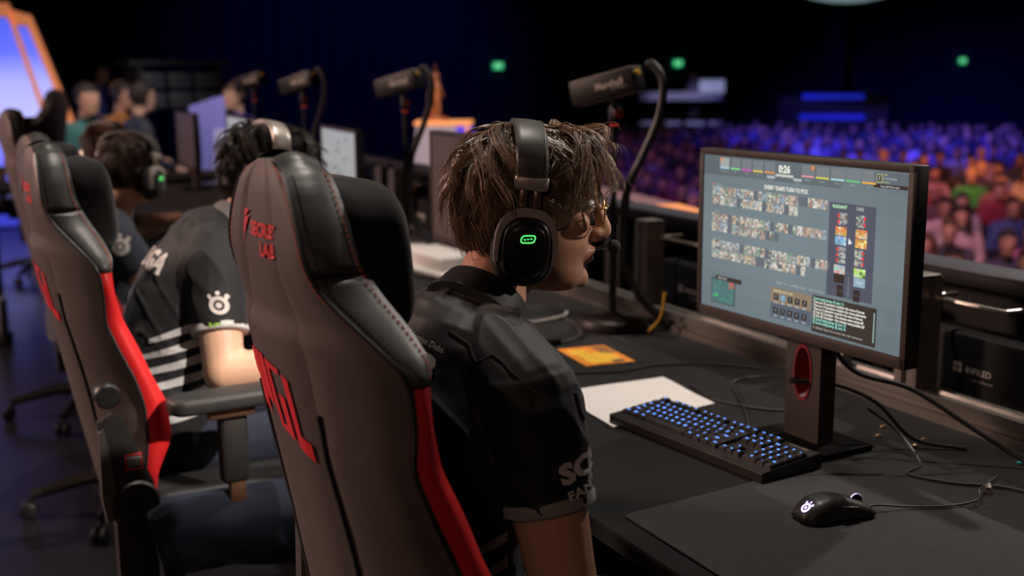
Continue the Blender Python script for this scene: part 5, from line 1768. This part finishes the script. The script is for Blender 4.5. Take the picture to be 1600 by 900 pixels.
pn = thing('stage_screen', 'tall blue-white lit set panel with orange edges at the left', 'screen', (.55, 10.2, 0), 0)
fnp = lambda u, v, t: V((u, t, v))
pn.location = (.574, 12.2, 0); pn.scale = (1.196, 1, .972)
mb = MB(); mb.prism([(-3.2, 0), (.86, 0), (.31, 2.12), (.20, 2.12), (.16, 2.20), (-3.2, 2.28)], .06, .25, fnp); mb.build('housing', M_black, pn, smooth=0, fix=True)
mb = MB(); mb.prism([(-3.0, .02), (.545, .02), (.14, 2.06), (-3.0, 2.12)], .03, .055, fnp); mb.build('screen_face', M_panel, pn, smooth=0, fix=True)
mb = MB(); mb.prism([(.58, .02), (.79, .02), (.27, 1.98), (.16, 1.98)], .03, .055, fnp); mb.build('side_screen', M_panel, pn, smooth=0, fix=True)
mb = MB(); mb.prism([(-3.2, 2.12), (.115, 2.07), (.14, 2.0), (.55, .02), (.585, .02), (.17, 2.06), (.14, 2.20), (-3.2, 2.26)], .0, .06, fnp); mb.build('orange_edge', M_orange, pn, smooth=0, fix=True)
mb = MB(); mb.prism([(.14, 2.14), (.165, 1.99), (.26, 1.99), (.785, .02), (.825, .02), (.30, 2.08)], .0, .06, fnp); mb.build('orange_edge', M_orange, pn, smooth=0, fix=True)

# podium with a bronze statuette
pd = thing('podium', 'white flared podium with orange glowing top edge behind the second camera', 'podium', (3.52, 8.28, 0), -26)
M_pod = mat('podium_white', (.72, .70, .76), .5)
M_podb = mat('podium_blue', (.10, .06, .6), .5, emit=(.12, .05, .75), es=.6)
pb = [(-.30, 0), (.30, 0), (.24, .75), (.20, 1.07), (-.20, 1.07), (-.245, .75)]
mb = MB(); mb.prism(pb, -.16, .16, lambda u, v, t: V((u, t, v))); mb.build('podium_body', M_pod, pd, smooth=0, fix=True)
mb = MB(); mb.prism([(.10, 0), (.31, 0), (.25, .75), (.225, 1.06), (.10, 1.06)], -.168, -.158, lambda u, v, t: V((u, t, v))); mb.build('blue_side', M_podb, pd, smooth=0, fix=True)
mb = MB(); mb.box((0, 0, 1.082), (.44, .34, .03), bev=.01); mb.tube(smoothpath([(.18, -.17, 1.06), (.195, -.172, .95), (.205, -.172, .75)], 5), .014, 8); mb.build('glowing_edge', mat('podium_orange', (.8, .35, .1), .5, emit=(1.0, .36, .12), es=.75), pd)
st = thing('bronze_statuette', 'bronze statuette standing on the white podium', 'statuette', (3.48, 8.30, 1.0975), -30)
M_bronze = mat('warm_bronze', (.60, .26, .10), .4, metal=.3, var=.4, scale=25)
mb = MB()
mb.lathe([(0, 0), (.085, 0), (.085, .02), (.05, .035), (0, .04)], 20)
mb.limb([(.0, -.022, .04), (.012, -.024, .10), (.0, -.016, .18)], [.013, .015, .019]); mb.limb([(-.01, .026, .04), (.004, .026, .10), (.0, .014, .18)], [.013, .015, .019])
mb.limb([(0, 0, .18), (-.004, 0, .23), (-.006, 0, .275)], [.027, .030, .034]); mb.limb([(-.006, 0, .28), (-.004, 0, .31)], [.012, .012]); mb.ball((-.004, 0, .335), (.022, .020, .027))
mb.limb([(-.006, -.036, .285), (.03, -.055, .235), (.045, -.03, .185)], [.011, .010, .008]); mb.limb([(-.006, .036, .285), (-.035, .055, .33), (-.02, .045, .385)], [.011, .010, .008])
mb.tube([(-.02, .045, .30), (-.02, .045, .44)], .005, 6)
mb.limb([(-.03, .0, .27), (-.05, 0, .18), (-.045, 0, .07)], [.028, .030, .034])
put(remesh(mb, .0045, 1), 'figure', M_bronze, st, 180)

# ------------------------------------------------------------------ seated and standing figures for the far stage and the crowd
M_crowd = bpy.data.materials.new('crowd_figure'); M_crowd.use_nodes = True
nt = M_crowd.node_tree; bs = nt.nodes['Principled BSDF']
at = nt.nodes.new('ShaderNodeAttribute'); at.attribute_name = 'tint'
oi = nt.nodes.new('ShaderNodeObjectInfo')
m1 = nt.nodes.new('ShaderNodeMix'); m1.data_type = 'RGBA'
nzz = nt.nodes.new('ShaderNodeTexNoise'); nzz.inputs['Scale'].default_value = 9
hsv = nt.nodes.new('ShaderNodeHueSaturation')
nt.links.new(nzz.outputs['Fac'], hsv.inputs['Value']); nt.links.new(oi.outputs['Color'], hsv.inputs['Color'])
hsv.inputs['Fac'].default_value = .35
nt.links.new(at.outputs['Alpha'], m1.inputs[0]); nt.links.new(at.outputs['Color'], m1.inputs[6]); nt.links.new(hsv.outputs['Color'], m1.inputs[7])
nt.links.new(m1.outputs[2], bs.inputs['Base Color']); bs.inputs['Roughness'].default_value = .7

def crowd_mesh(name, pose, hair, skin=(.55, .34, .25), longhair=False, voxel=.020):
    rnd = random.Random(name)
    mb = MB()
    stand = pose == 'stand'
    zp = .92 if stand else .50
    ln = {'lean': .16, 'up': .04, 'stand': .0, 'slouch': -.05}[pose]
    pe = V((0, 0, zp)); ch = V((ln * .55, 0, zp + .32)); nk = V((ln, 0, zp + .52)); hd = V((ln + .045, 0, zp + .685))
    Rh = rotm(0, 6 if pose == 'lean' else 0, rnd.uniform(-15, 15))
    head_volume(mb, hd, Rh, 1.0)
    mb.limb([nk - V((0, 0, .04)), hd - V((.03, 0, .07))], [.06, .055], 10)
    mb.etube([pe - V((0, 0, .08)), pe, ch - V((0, 0, .14)), ch, nk - V((0, 0, .07)), nk], [.14, .18, .165, .185, .165, .06], [.10, .13, .12, .125, .10, .055], (0, 1, 0), 20)
    arms = rnd.random()
    for s in (-1, 1):
        sh = nk + V((-.01, s * .185, -.075))
        if stand: el = sh + V((.04, s * .05, -.29)); wr = el + V((.20, -s * .06, .02))
        elif pose == 'lean': el = sh + V((.14, s * .05, -.24)); wr = V((.42, s * .06, zp + .16))
        else: el = sh + V((.05, s * .06, -.27)); wr = V((.30, s * (.05 if arms < .5 else .12), zp + .10))
        mb.limb([sh.lerp(nk, .5) + V((0, 0, -.01)), sh, sh.lerp(el, .5), el], [.06, .062, .054, .045], 10)
        mb.limb([el, el.lerp(wr, .4), wr], [.044, .044, .030], 10)
        hand_volume(mb, wr, wr - el, V((0, 0, 1)), V((0, -s, 0)), .5)
        if stand:
            mb.limb([pe + V((0, s * .09, -.02)), V((.02, s * .10, .48)), V((0, s * .11, .06))], [.095, .068, .045], 10); mb.limb([V((0, s * .11, .05)), V((.16, s * .12, .035))], [.045, .035], 8)
        else:
            kn = V((.44, s * .13, zp + .01))
            mb.limb([pe + V((.02, s * .09, -.02)), kn], [.09, .066], 10); mb.limb([kn, V((.42, s * .13, .07))], [.062, .042], 10); mb.limb([V((.42, s * .13, .045)), V((.57, s * .14, .035))], [.045, .034], 8)
    # hair volume
    T = lambda p: hd + Rh @ V(p)
    mb.ball(T((-.014, 0, .038)), (.106, .088, .100), Rh, 18, 12)
    if longhair:
        for s in (-1, 1): mb.limb([T((-.04, s * .07, .03)), T((-.03, s * .088, -.08)), T((.01, s * .09, -.24))], [.045, .045, .030], 10)
        mb.limb([T((-.07, 0, .02)), T((-.09, 0, -.1)), T((-.09, 0, -.24))], [.07, .07, .05], 10)
    me = remesh(mb, voxel, 2)
    co = get_co(me)
    inv = np.array(Rh.inverted())
    h = (co - np.array(hd)) @ inv.T
    n = len(co)
    col = np.zeros((n, 4)); col[:, :3] = (.03, .03, .045); col[:, 3] = 0
    top = co[:, 2] > zp - .02
    thigh = (~top)
    legs = (co[:, 2] < zp + .10) & (co[:, 0] > .16) if not stand else co[:, 2] < zp - .05
    col[top & ~legs, 3] = 1
    hands = (co[:, 0] > (.27 if not stand else .18)) & (co[:, 2] > zp + .03) & (h[:, 2] < -.2) & (co[:, 2] < zp + .30)
    col[hands] = (*skin, 0)
    arms_sk = False
    face = (h[:, 2] > -.135) & (np.abs(h[:, 0]) < .14) & (np.abs(h[:, 1]) < .11)
    col[face] = (*skin, 0)
    hr = (face & ((h[:, 2] > .062) | ((h[:, 0] < .0) & (h[:, 2] > -.07)) | ((h[:, 0] < .035) & (h[:, 2] > .01))))
    if longhair:
        hr |= (h[:, 2] > -.30) & (h[:, 2] < .1) & (h[:, 0] < .035) & (np.abs(h[:, 1]) > .045) & (np.abs(h[:, 1]) < .14)
        hr |= (h[:, 2] > -.30) & (h[:, 2] < .1) & (h[:, 0] < -.06) & (np.abs(h[:, 1]) < .14)
    col[hr] = (*hair, 0)
    at = me.color_attributes.new('tint', 'FLOAT_COLOR', 'POINT')
    at.data.foreach_set('color', col.astype(np.float32).ravel())
    me.polygons.foreach_set('use_smooth', [True] * len(me.polygons))
    me.materials.append(M_crowd)
    me.name = name
    return me
DK, BR, BL, GY = (.02, .015, .012), (.09, .05, .025), (.55, .36, .14), (.2, .19, .18)
VAR = [crowd_mesh('figure_a', 'up', DK), crowd_mesh('figure_b', 'lean', BR), crowd_mesh('figure_c', 'slouch', DK, (.42, .25, .18)), crowd_mesh('figure_d', 'up', BL),
       crowd_mesh('figure_e', 'slouch', DK, longhair=True), crowd_mesh('figure_f', 'lean', DK, (.45, .27, .19)), crowd_mesh('figure_g', 'up', BR, longhair=True)]
STAND = [crowd_mesh('standing_a', 'stand', DK), crowd_mesh('standing_b', 'stand', BR)]
def crowd(me, loc, rz, col, label, group=None, s=1.0):
    o = bpy.data.objects.new('person', me)
    COL.objects.link(o)
    o.location = loc; o.rotation_euler = (0, 0, R(rz)); o.scale = (s, s, s); o.color = (*col, 1)
    tag(o, label, 'person', group)
    return o

# opposing team and crew at the far left end of the stage
FZ = 0.0
far = [
    (1.045, 9.55, 'up', (0.04, 0.2, 0.2), 'person in dark teal jersey, leftmost of the far group on stage'),
    (1.64, 13.3, 'stand', (0.03, 0.05, 0.3), 'person standing behind the far group, in dark blue'),
    (1.40, 11.3, 'lean', (0.45, 0.2, 0.06), 'person with orange-lit arm in the far group'),
    (1.60, 11.95, 'up', (0.1, 0.42, 0.4), 'person in turquoise top in the far group'),
    (1.51, 10.2, 'up', (0.03, 0.04, 0.06), 'person in black, rightmost of the far group')]
for i, (fx, fy, pose, colr, lab) in enumerate(far):
    p = V((fx, fy, 0))
    stand = pose == 'stand'
    me = STAND[0] if stand else VAR[{'up': 0, 'lean': 5}[pose] if i != 3 else 3]
    crowd(me, (p.x, p.y, 0 if stand else .05), -70 + 20 * i, colr, lab, 'people at the far end of the stage', .92 if stand else 1.03)
    if not stand:
        sp_ = thing('stage_chair', ['', '', '', '', ''][i] or ['plain black chair under the leftmost far person', '', 'plain black chair under the far person with the orange arm', 'plain black chair under the far person in turquoise', 'plain black chair under the rightmost far person'][i], 'chair', (p.x, p.y, 0), -70 + 20 * i, 'chairs of the far group')
        mb = MB(); mb.box((.10, 0, .415), (.42, .42, .05), bev=.015); mb.build('seat', M_black, sp_)
        mb = MB(); mb.box((-.20, 0, .72), (.04, .40, .40), bev=.015); mb.build('backrest', M_black, sp_)
        for sx, sy in ((-.17, -.18), (-.17, .18), (.28, -.18), (.28, .18)):
            mb = MB(); mb.tube([(sx, sy, 0), (sx, sy, .40)], .014, 8); mb.build('leg', M_blackm, sp_)
fc, _ = gaming_chair((.60, 9.05, 0), 150, 'far red and black gaming chair standing before the blue set panel', '', logos=False, group='gaming chairs', pillow=False)
# far desk of the opposing team
fd = thing('far_desk', 'dark desk of the far group, with small coloured lights', 'desk', (V((1.247, 8.630, 0.909)).x, V((1.247, 8.630, 0.909)).y, 0), 98)
mb = MB(); mb.box((0, 0, .72), (.6, 2.2, .04), bev=.008); mb.build('desk_top', M_cloth, fd)
for sx, sy in ((-.25, -1), (-.25, 1), (.25, -1), (.25, 1)):
    mb = MB(); mb.box((sx, sy, .35), (.05, .05, .70)); mb.build('leg', M_blackm, fd)
# lighting desk: dark rack with faint screens
rk = thing('equipment_rack', 'dark equipment rack with faint lit gear right of the far group', 'rack', (2.30, 12.6, 0), 97)
mb = MB()
for sy in (-.42, .42): mb.box((0, sy, .78), (.5, .04, 1.56))
mb.box((0, 0, 1.58), (.52, 1.05, .05)); mb.box((0, 0, .05), (.5, .9, .1)); mb.build('frame', mat('rack_grey', (.03, .033, .045), .5), rk, smooth=0)
for k in range(6):
    mb = MB(); mb.box((-.02, (-.28, .28, 0)[k % 3], 1.2 + .2 * (k // 3)), (.4, .24, .16), bev=.01); b = mb.build('gear_unit', mat('gear', (.07, .085, .11), .5), rk)
# crew member reaching forward at the centre left
p = V((2.500, 10.637, 1.265))
crowd(STAND[1], (p.x, p.y, -.35), 200, (.05, .05, .35), 'person with a bare arm reaching out, left of the two far cameras', None, 1.0)
rs = thing('crew_riser', 'blue-lit sloped set piece below the reaching person', 'set piece', (V((2.130, 10.154, 0.787)).x, V((2.130, 10.154, 0.787)).y, 0), 80)
mb = MB(); mb.prism([(-.165, 0), (.13, 0), (.13, 1.27), (.08, 1.27), (-.165, 1.19)], -.12, .12, lambda u, v, t: V((t, -u, v))); mb.build('panel', mat('blue_set', (.22, .23, .55), .6), rs, smooth=0, fix=True)
mb = MB(); mb.prism([(-.02, .2), (.125, .2), (.125, 1.0), (.03, 1.0)], -.13, -.125, lambda u, v, t: V((t, -u, v))); mb.build('pale_inset', mat('blue_inset', (.50, .54, .7), .6), rs, smooth=0, fix=True)
# glowing teal strip on the far part of the desk
tl = thing('light_strip', 'teal glowing strip bent on the desk beside the third player', 'light', (1.02, 4.62, DZ), 0)
mb = MB(); mb.tube(smoothpath([(-.20, .42, .012), (-.02, -.02, .012), (.03, -.08, .014), (.02, .10, .05), (-.0, .28, .10)], 6), .008, 8); mb.build('tube', mat('teal_glow', (.1, .5, .4), .4, emit=(.18, .62, .46), es=.55), tl)
# dark phone-like box behind first chairs
sb = thing('small_device', 'small grey device standing on the floor by the left chairs', 'device', (.235, 6.85, 0), -20)
mb = MB(); mb.box((0, 0, .16), (.06, .12, .20), bev=.012); mb.build('housing', mat('device_grey', (.25, .25, .3), .5), sb)
mb = MB(); mb.box((-.02, 0, .16), (.03, .085, .14), bev=.004); mb.box((0, 0, .03), (.09, .14, .06), bev=.01); mb.build('dark_face', M_black, sb)

# pale lit ledge beyond the LED cabinets
lg = thing('stage_ledge', 'pink-lit ledge with orange tip beyond the desk, behind the player\'s glasses', 'ledge', (2.78, 4.55, 0), 0)
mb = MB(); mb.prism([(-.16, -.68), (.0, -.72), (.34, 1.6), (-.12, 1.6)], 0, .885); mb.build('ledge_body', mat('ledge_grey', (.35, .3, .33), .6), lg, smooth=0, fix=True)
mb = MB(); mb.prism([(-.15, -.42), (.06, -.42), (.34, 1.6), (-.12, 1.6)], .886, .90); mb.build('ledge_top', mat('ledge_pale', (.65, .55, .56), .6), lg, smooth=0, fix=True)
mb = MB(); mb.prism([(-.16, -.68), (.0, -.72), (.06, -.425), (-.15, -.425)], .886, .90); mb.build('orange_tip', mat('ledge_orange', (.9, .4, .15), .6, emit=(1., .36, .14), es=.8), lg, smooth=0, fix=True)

# ================================================================== the hall
HZ = -1.31
# production riser with a standing person
rp = V((22.531, 32.768, -0.222))
pr_ = thing('production_riser', 'scaffold riser with white counter fronts at the back of the hall', 'riser', (rp.x, rp.y, HZ), 57)
M_rw = mat('riser_white', (.45, .44, .60), .6)
for zz, w, h in ((1.95, 2.7, .26), (1.02, 2.7, .20), (.25, 2.9, .30)):
    mb = MB(); mb.box((-.6, 0, zz), (.08, w, h)); mb.build('white_board', M_rw, pr_, smooth=0)
mb = MB(); mb.box((.3, 0, .96), (1.9, 3.0, .08)); mb.build('deck', M_black, pr_, smooth=0)
for sx, sy in ((-.58, -1.45), (-.58, 1.45), (1.1, -1.45), (1.1, 1.45)):
    mb = MB(); mb.tube([(sx, sy, 0), (sx, sy, 2.3)], .03, 8); mb.build('post', M_blackm, pr_)
crowd(STAND[0], (rp.x + .35, rp.y - .30, HZ + 1.0), 205, (.30, .28, .45), 'person standing on the riser above the white counters')
mb = MB(); mb.box((0, 0, 0), (.06, .8, .42), bev=.01); o = mb.build('riser_screen', mat('pale_screen', (.3, .3, .5), .5, emit=(.35, .38, .62), es=.5), loc=(rp.x + .42, rp.y - 1.2, HZ + 2.26)); o.rotation_euler = (0, 0, R(57))
tag(o, 'pale lit screen on the riser beside the standing person', 'screen')
# blue strip steps
bp_ = V((27.791, 31.310, -0.195))
bs_ = thing('lit_steps', 'dark steps edged with glowing blue strips above the monitor', 'steps', (bp_.x, bp_.y, HZ), 46)
for k, (zz, w) in enumerate(((.45, 2.2), (1.16, 2.2), (1.86, 2.1))):
    mb = MB(); mb.box((.5 + k * .5, 0, zz / 2), (.5, 3.8, zz)); mb.build('step', M_black, bs_, smooth=0)
    mb = MB(); mb.box((.235 + k * .5, 0, zz - .03), (.03, w, .18 if k else .10)); mb.build('blue_strip', mat('blue_strip_' + str(k), (.02, .03, .5), .5, emit=(.02, .035, .85), es=(.12, .35, .42)[k]), bs_, smooth=0)
# exit signs
M_exit = mat('exit_green', (.02, .4, .1), .5, emit=(.03, .85, .28), es=.75)
for q, lab in (((18.18, 37.75, 1.68), 'green exit sign above and left of the near box camera'), ((25.85, 37.75, 1.74), 'green exit sign above the standing person on the riser'), ((40.9, 37.75, 1.8), 'green exit sign at the right end of the hall wall')):
    e = thing('exit_sign', lab, 'sign', q, 0, 'exit signs on the hall wall')
    mb = MB(); mb.box((0, .03, 0), (.36, .06, .22), bev=.01); mb.build('housing', M_exit, e)
    mb = MB(); add_text(mb, 'EXIT', lambda a, b: V((a, -.002, b)), .14, bold=.003); mb.build('lettering', mat('exit_white', (.8, .9, .8), .5, emit=(.6, 1, .7), es=.8), e, smooth=0)
    mb = MB(); mb.box((0, .12, .16), (.05, .2, .03)); mb.box((0, .03, .13), (.05, .05, .05)); mb.build('bracket', M_black, e)
# hanging pale lamp and dark pillar
lp = V((23.678, 26.179, 3.550))
hl = thing('hanging_lamp', 'pale round hanging lamp cut by the top picture edge', 'lamp', lp, 0)
mb = MB(); mb.lathe([(0, -.22), (.5, -.18), (1.0, -.08), (1.45, .10), (1.45, .16), (0, .2)], 40); mb.build('shade', mat('lamp_pale', (.4, .5, .5), .5, emit=(.30, .45, .46), es=.5), hl)
mb = MB(); mb.tube([(0, 0, .2), (0, 0, 12 - lp.z)], .03, 8); mb.build('rod', M_black, hl)
pp = V((30.861, 34.720, 1.670))
mb = MB(); mb.box((0, 0, 6.65), (.60, .60, 13.3), bev=.03); mb.box((0, 0, .3), (.8, .8, .6), bev=.03); o = mb.build('hall_pillar', M_wall, loc=(pp.x, pp.y, HZ)); tag(o, 'dark pillar before the hanging lamp at the back of the hall', 'pillar')

# audience, row by row; only the places the photograph shows
rnd = random.Random(21)
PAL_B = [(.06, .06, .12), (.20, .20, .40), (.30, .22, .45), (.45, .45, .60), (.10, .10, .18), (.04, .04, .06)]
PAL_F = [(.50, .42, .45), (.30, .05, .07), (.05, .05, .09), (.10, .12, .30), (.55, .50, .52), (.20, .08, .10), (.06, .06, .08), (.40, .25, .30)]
AD = V((math.sin(R(42)), math.cos(R(42)), 0))       # away from the stage
AL = V((AD.y, -AD.x, 0))
count = 0
rows = []
ORD = ['first', 'second', 'third', 'fourth', 'fifth', 'sixth', 'seventh', 'eighth', 'ninth', 'tenth', 'eleventh', 'twelfth', 'thirteenth', 'fourteenth', 'fifteenth', 'sixteenth', 'seventeenth', 'eighteenth', 'nineteenth', 'twentieth',
       'twenty-first', 'twenty-second', 'twenty-third', 'twenty-fourth', 'twenty-fifth', 'twenty-sixth', 'twenty-seventh', 'twenty-eighth', 'twenty-ninth', 'thirtieth']
FACE = math.degrees(math.atan2(-AD.y, -AD.x))
# people in the nearer rows who can be told apart
SPECIAL = [
    (10.05, 9.19, 4, (0.62, 0.5, 0.54), 0, 'long-dark-haired spectator in a pale sweater, right of the lit monitor'),
    (10.88, 10.33, 5, (0.66, 0.52, 0.56), 12, "spectator in a white T-shirt leaning forward beside the monitor's right edge"),
    (12.76, 11.04, 0, (0.28, 0.03, 0.06), -8, 'spectator in a dark red shirt behind the woman in the pale sweater'),
    (14.24, 12.92, 3, (0.04, 0.42, 0.1), 0, 'fair-haired spectator in a bright green top in the orange light'),
    (11.31, 9.6, 2, (0.05, 0.09, 0.34), 10, 'spectator in blue and black with crossed arms near the right edge'),
    (9.55, 7.83, 5, (0.4, 0.14, 0.3), 0, 'spectator in a mauve top cut by the right picture edge'),
    (7.62, 7.02, 0, (0.1, 0.06, 0.08), 0, 'nearest spectator whose pink-lit head rises behind the cabinet handle'),
    (8.05, 6.62, 2, (0.1, 0.06, 0.1), 0, "nearest spectator's head low at the right, above the metal handle"),
    (10.61, 16.57, 5, (0.2, 0.32, 0.7), 0, 'spectator in a light blue top beside the near camera cable'),
    (11.93, 17.78, 1, (0.24, 0.12, 0.26), 0, 'spectator in dark violet light left of the lit monitor')]
taken = []
for qx, qy, vi, colr, dr, lab in SPECIAL:
    q = V((qx, qy, 0))
    dq = q.dot(AD)
    q += AD * (9.2 + 1.05 * max(0, round((dq - 9.2) / 1.05)) - dq)
    q.z = HZ
    crowd(VAR[vi], q, FACE + dr, colr, lab, 'seated audience in the hall')
    taken.append(q); count += 1
# rows of seats within the part of the hall the stage corner looks on; the nearest 300 are people of their own
spots = []
d = 9.2
ri = 0
while d < 35.5:
    placed = []
    j = -16.0
    while j < 22:
        p = AD * d + AL * (j + (.33 if ri % 2 else 0) + rnd.uniform(-.04, .04)) + V((0, 0, HZ))
        j += .70
        az = math.degrees(math.atan2(p.x, p.y))
        if not 29.5 < az < 53 or p.x < 4.6: continue
        if any((p - q).length < .66 for q in taken): continue
        placed.append(p)
        if rnd.random() < .14 and d > 12: continue
        spots.append((ri, d, p))
    if placed:
        rows.append((ri, placed))
    d += 1.05 if d < 20 else 1.2
    ri += 1
rest = MB()
restcol = []
nths = {}
for ri, d, p in spots:
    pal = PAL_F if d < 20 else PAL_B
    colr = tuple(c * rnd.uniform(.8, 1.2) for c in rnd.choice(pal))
    vi = rnd.randrange(7)
    rz = FACE + rnd.uniform(-14, 14)
    sc = rnd.uniform(.94, 1.03)
    if count >= 300:
        me = VAR[vi]
        M4 = Matrix.Translation(p) @ Matrix.Rotation(R(rz), 4, 'Z') @ Matrix.Scale(sc, 4)
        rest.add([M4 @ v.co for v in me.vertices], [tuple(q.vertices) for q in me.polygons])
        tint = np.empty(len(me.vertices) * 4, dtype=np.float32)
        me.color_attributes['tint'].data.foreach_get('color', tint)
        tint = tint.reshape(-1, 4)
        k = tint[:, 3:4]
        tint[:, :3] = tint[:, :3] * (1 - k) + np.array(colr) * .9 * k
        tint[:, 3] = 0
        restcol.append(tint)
        continue
    hairw = ['dark-haired', 'brown-haired', 'dark-haired', 'fair-haired', 'long-dark-haired', 'leaning dark-haired', 'long-brown-haired'][vi]
    cw = 'pale' if sum(colr) > 1.1 else 'red' if colr[0] > 2.5 * colr[2] else 'blue' if colr[2] > 1.5 * colr[0] and colr[2] > .2 else 'dark'
    nths[ri] = nths.get(ri, -1) + 1
    lab = '%s spectator in a %s top, %s from the left in the %s crowd row' % (hairw, cw, ORD[nths[ri]], ORD[ri])
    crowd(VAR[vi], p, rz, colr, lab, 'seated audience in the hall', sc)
    count += 1
if rest.v:
    me = rest.mesh('audience')
    at = me.color_attributes.new('tint', 'FLOAT_COLOR', 'POINT')
    at.data.foreach_set('color', np.concatenate(restcol).ravel())
    o = put(me, 'audience', M_crowd, None, 180)
    tag(o, 'dense farthest rows of the audience in dim blue light', 'audience', kind='stuff')
for ri, pl in rows:
    a, b = pl[0], pl[-1]
    c = (a + b) / 2
    L = (b - a).length + .6
    s = thing('seat_row', 'dark linked hall seats under the %s crowd row' % ORD[ri], 'seats', c, FACE, 'seat rows in the hall')
    mb = MB(); mb.box((.06, 0, .32), (.40, L, .06), bev=.02); mb.build('seat', M_hall, s)
    mb = MB(); mb.box((-.215, 0, .58), (.05, L, .46), bev=.02); mb.build('backrest', M_hall, s)
    for sy in (-L / 2 + .1, 0, L / 2 - .1):
        mb = MB(); mb.box((0, sy, .145), (.3, .04, .29)); mb.build('leg', M_blackm, s, smooth=0)
print('audience', count, len(spots))
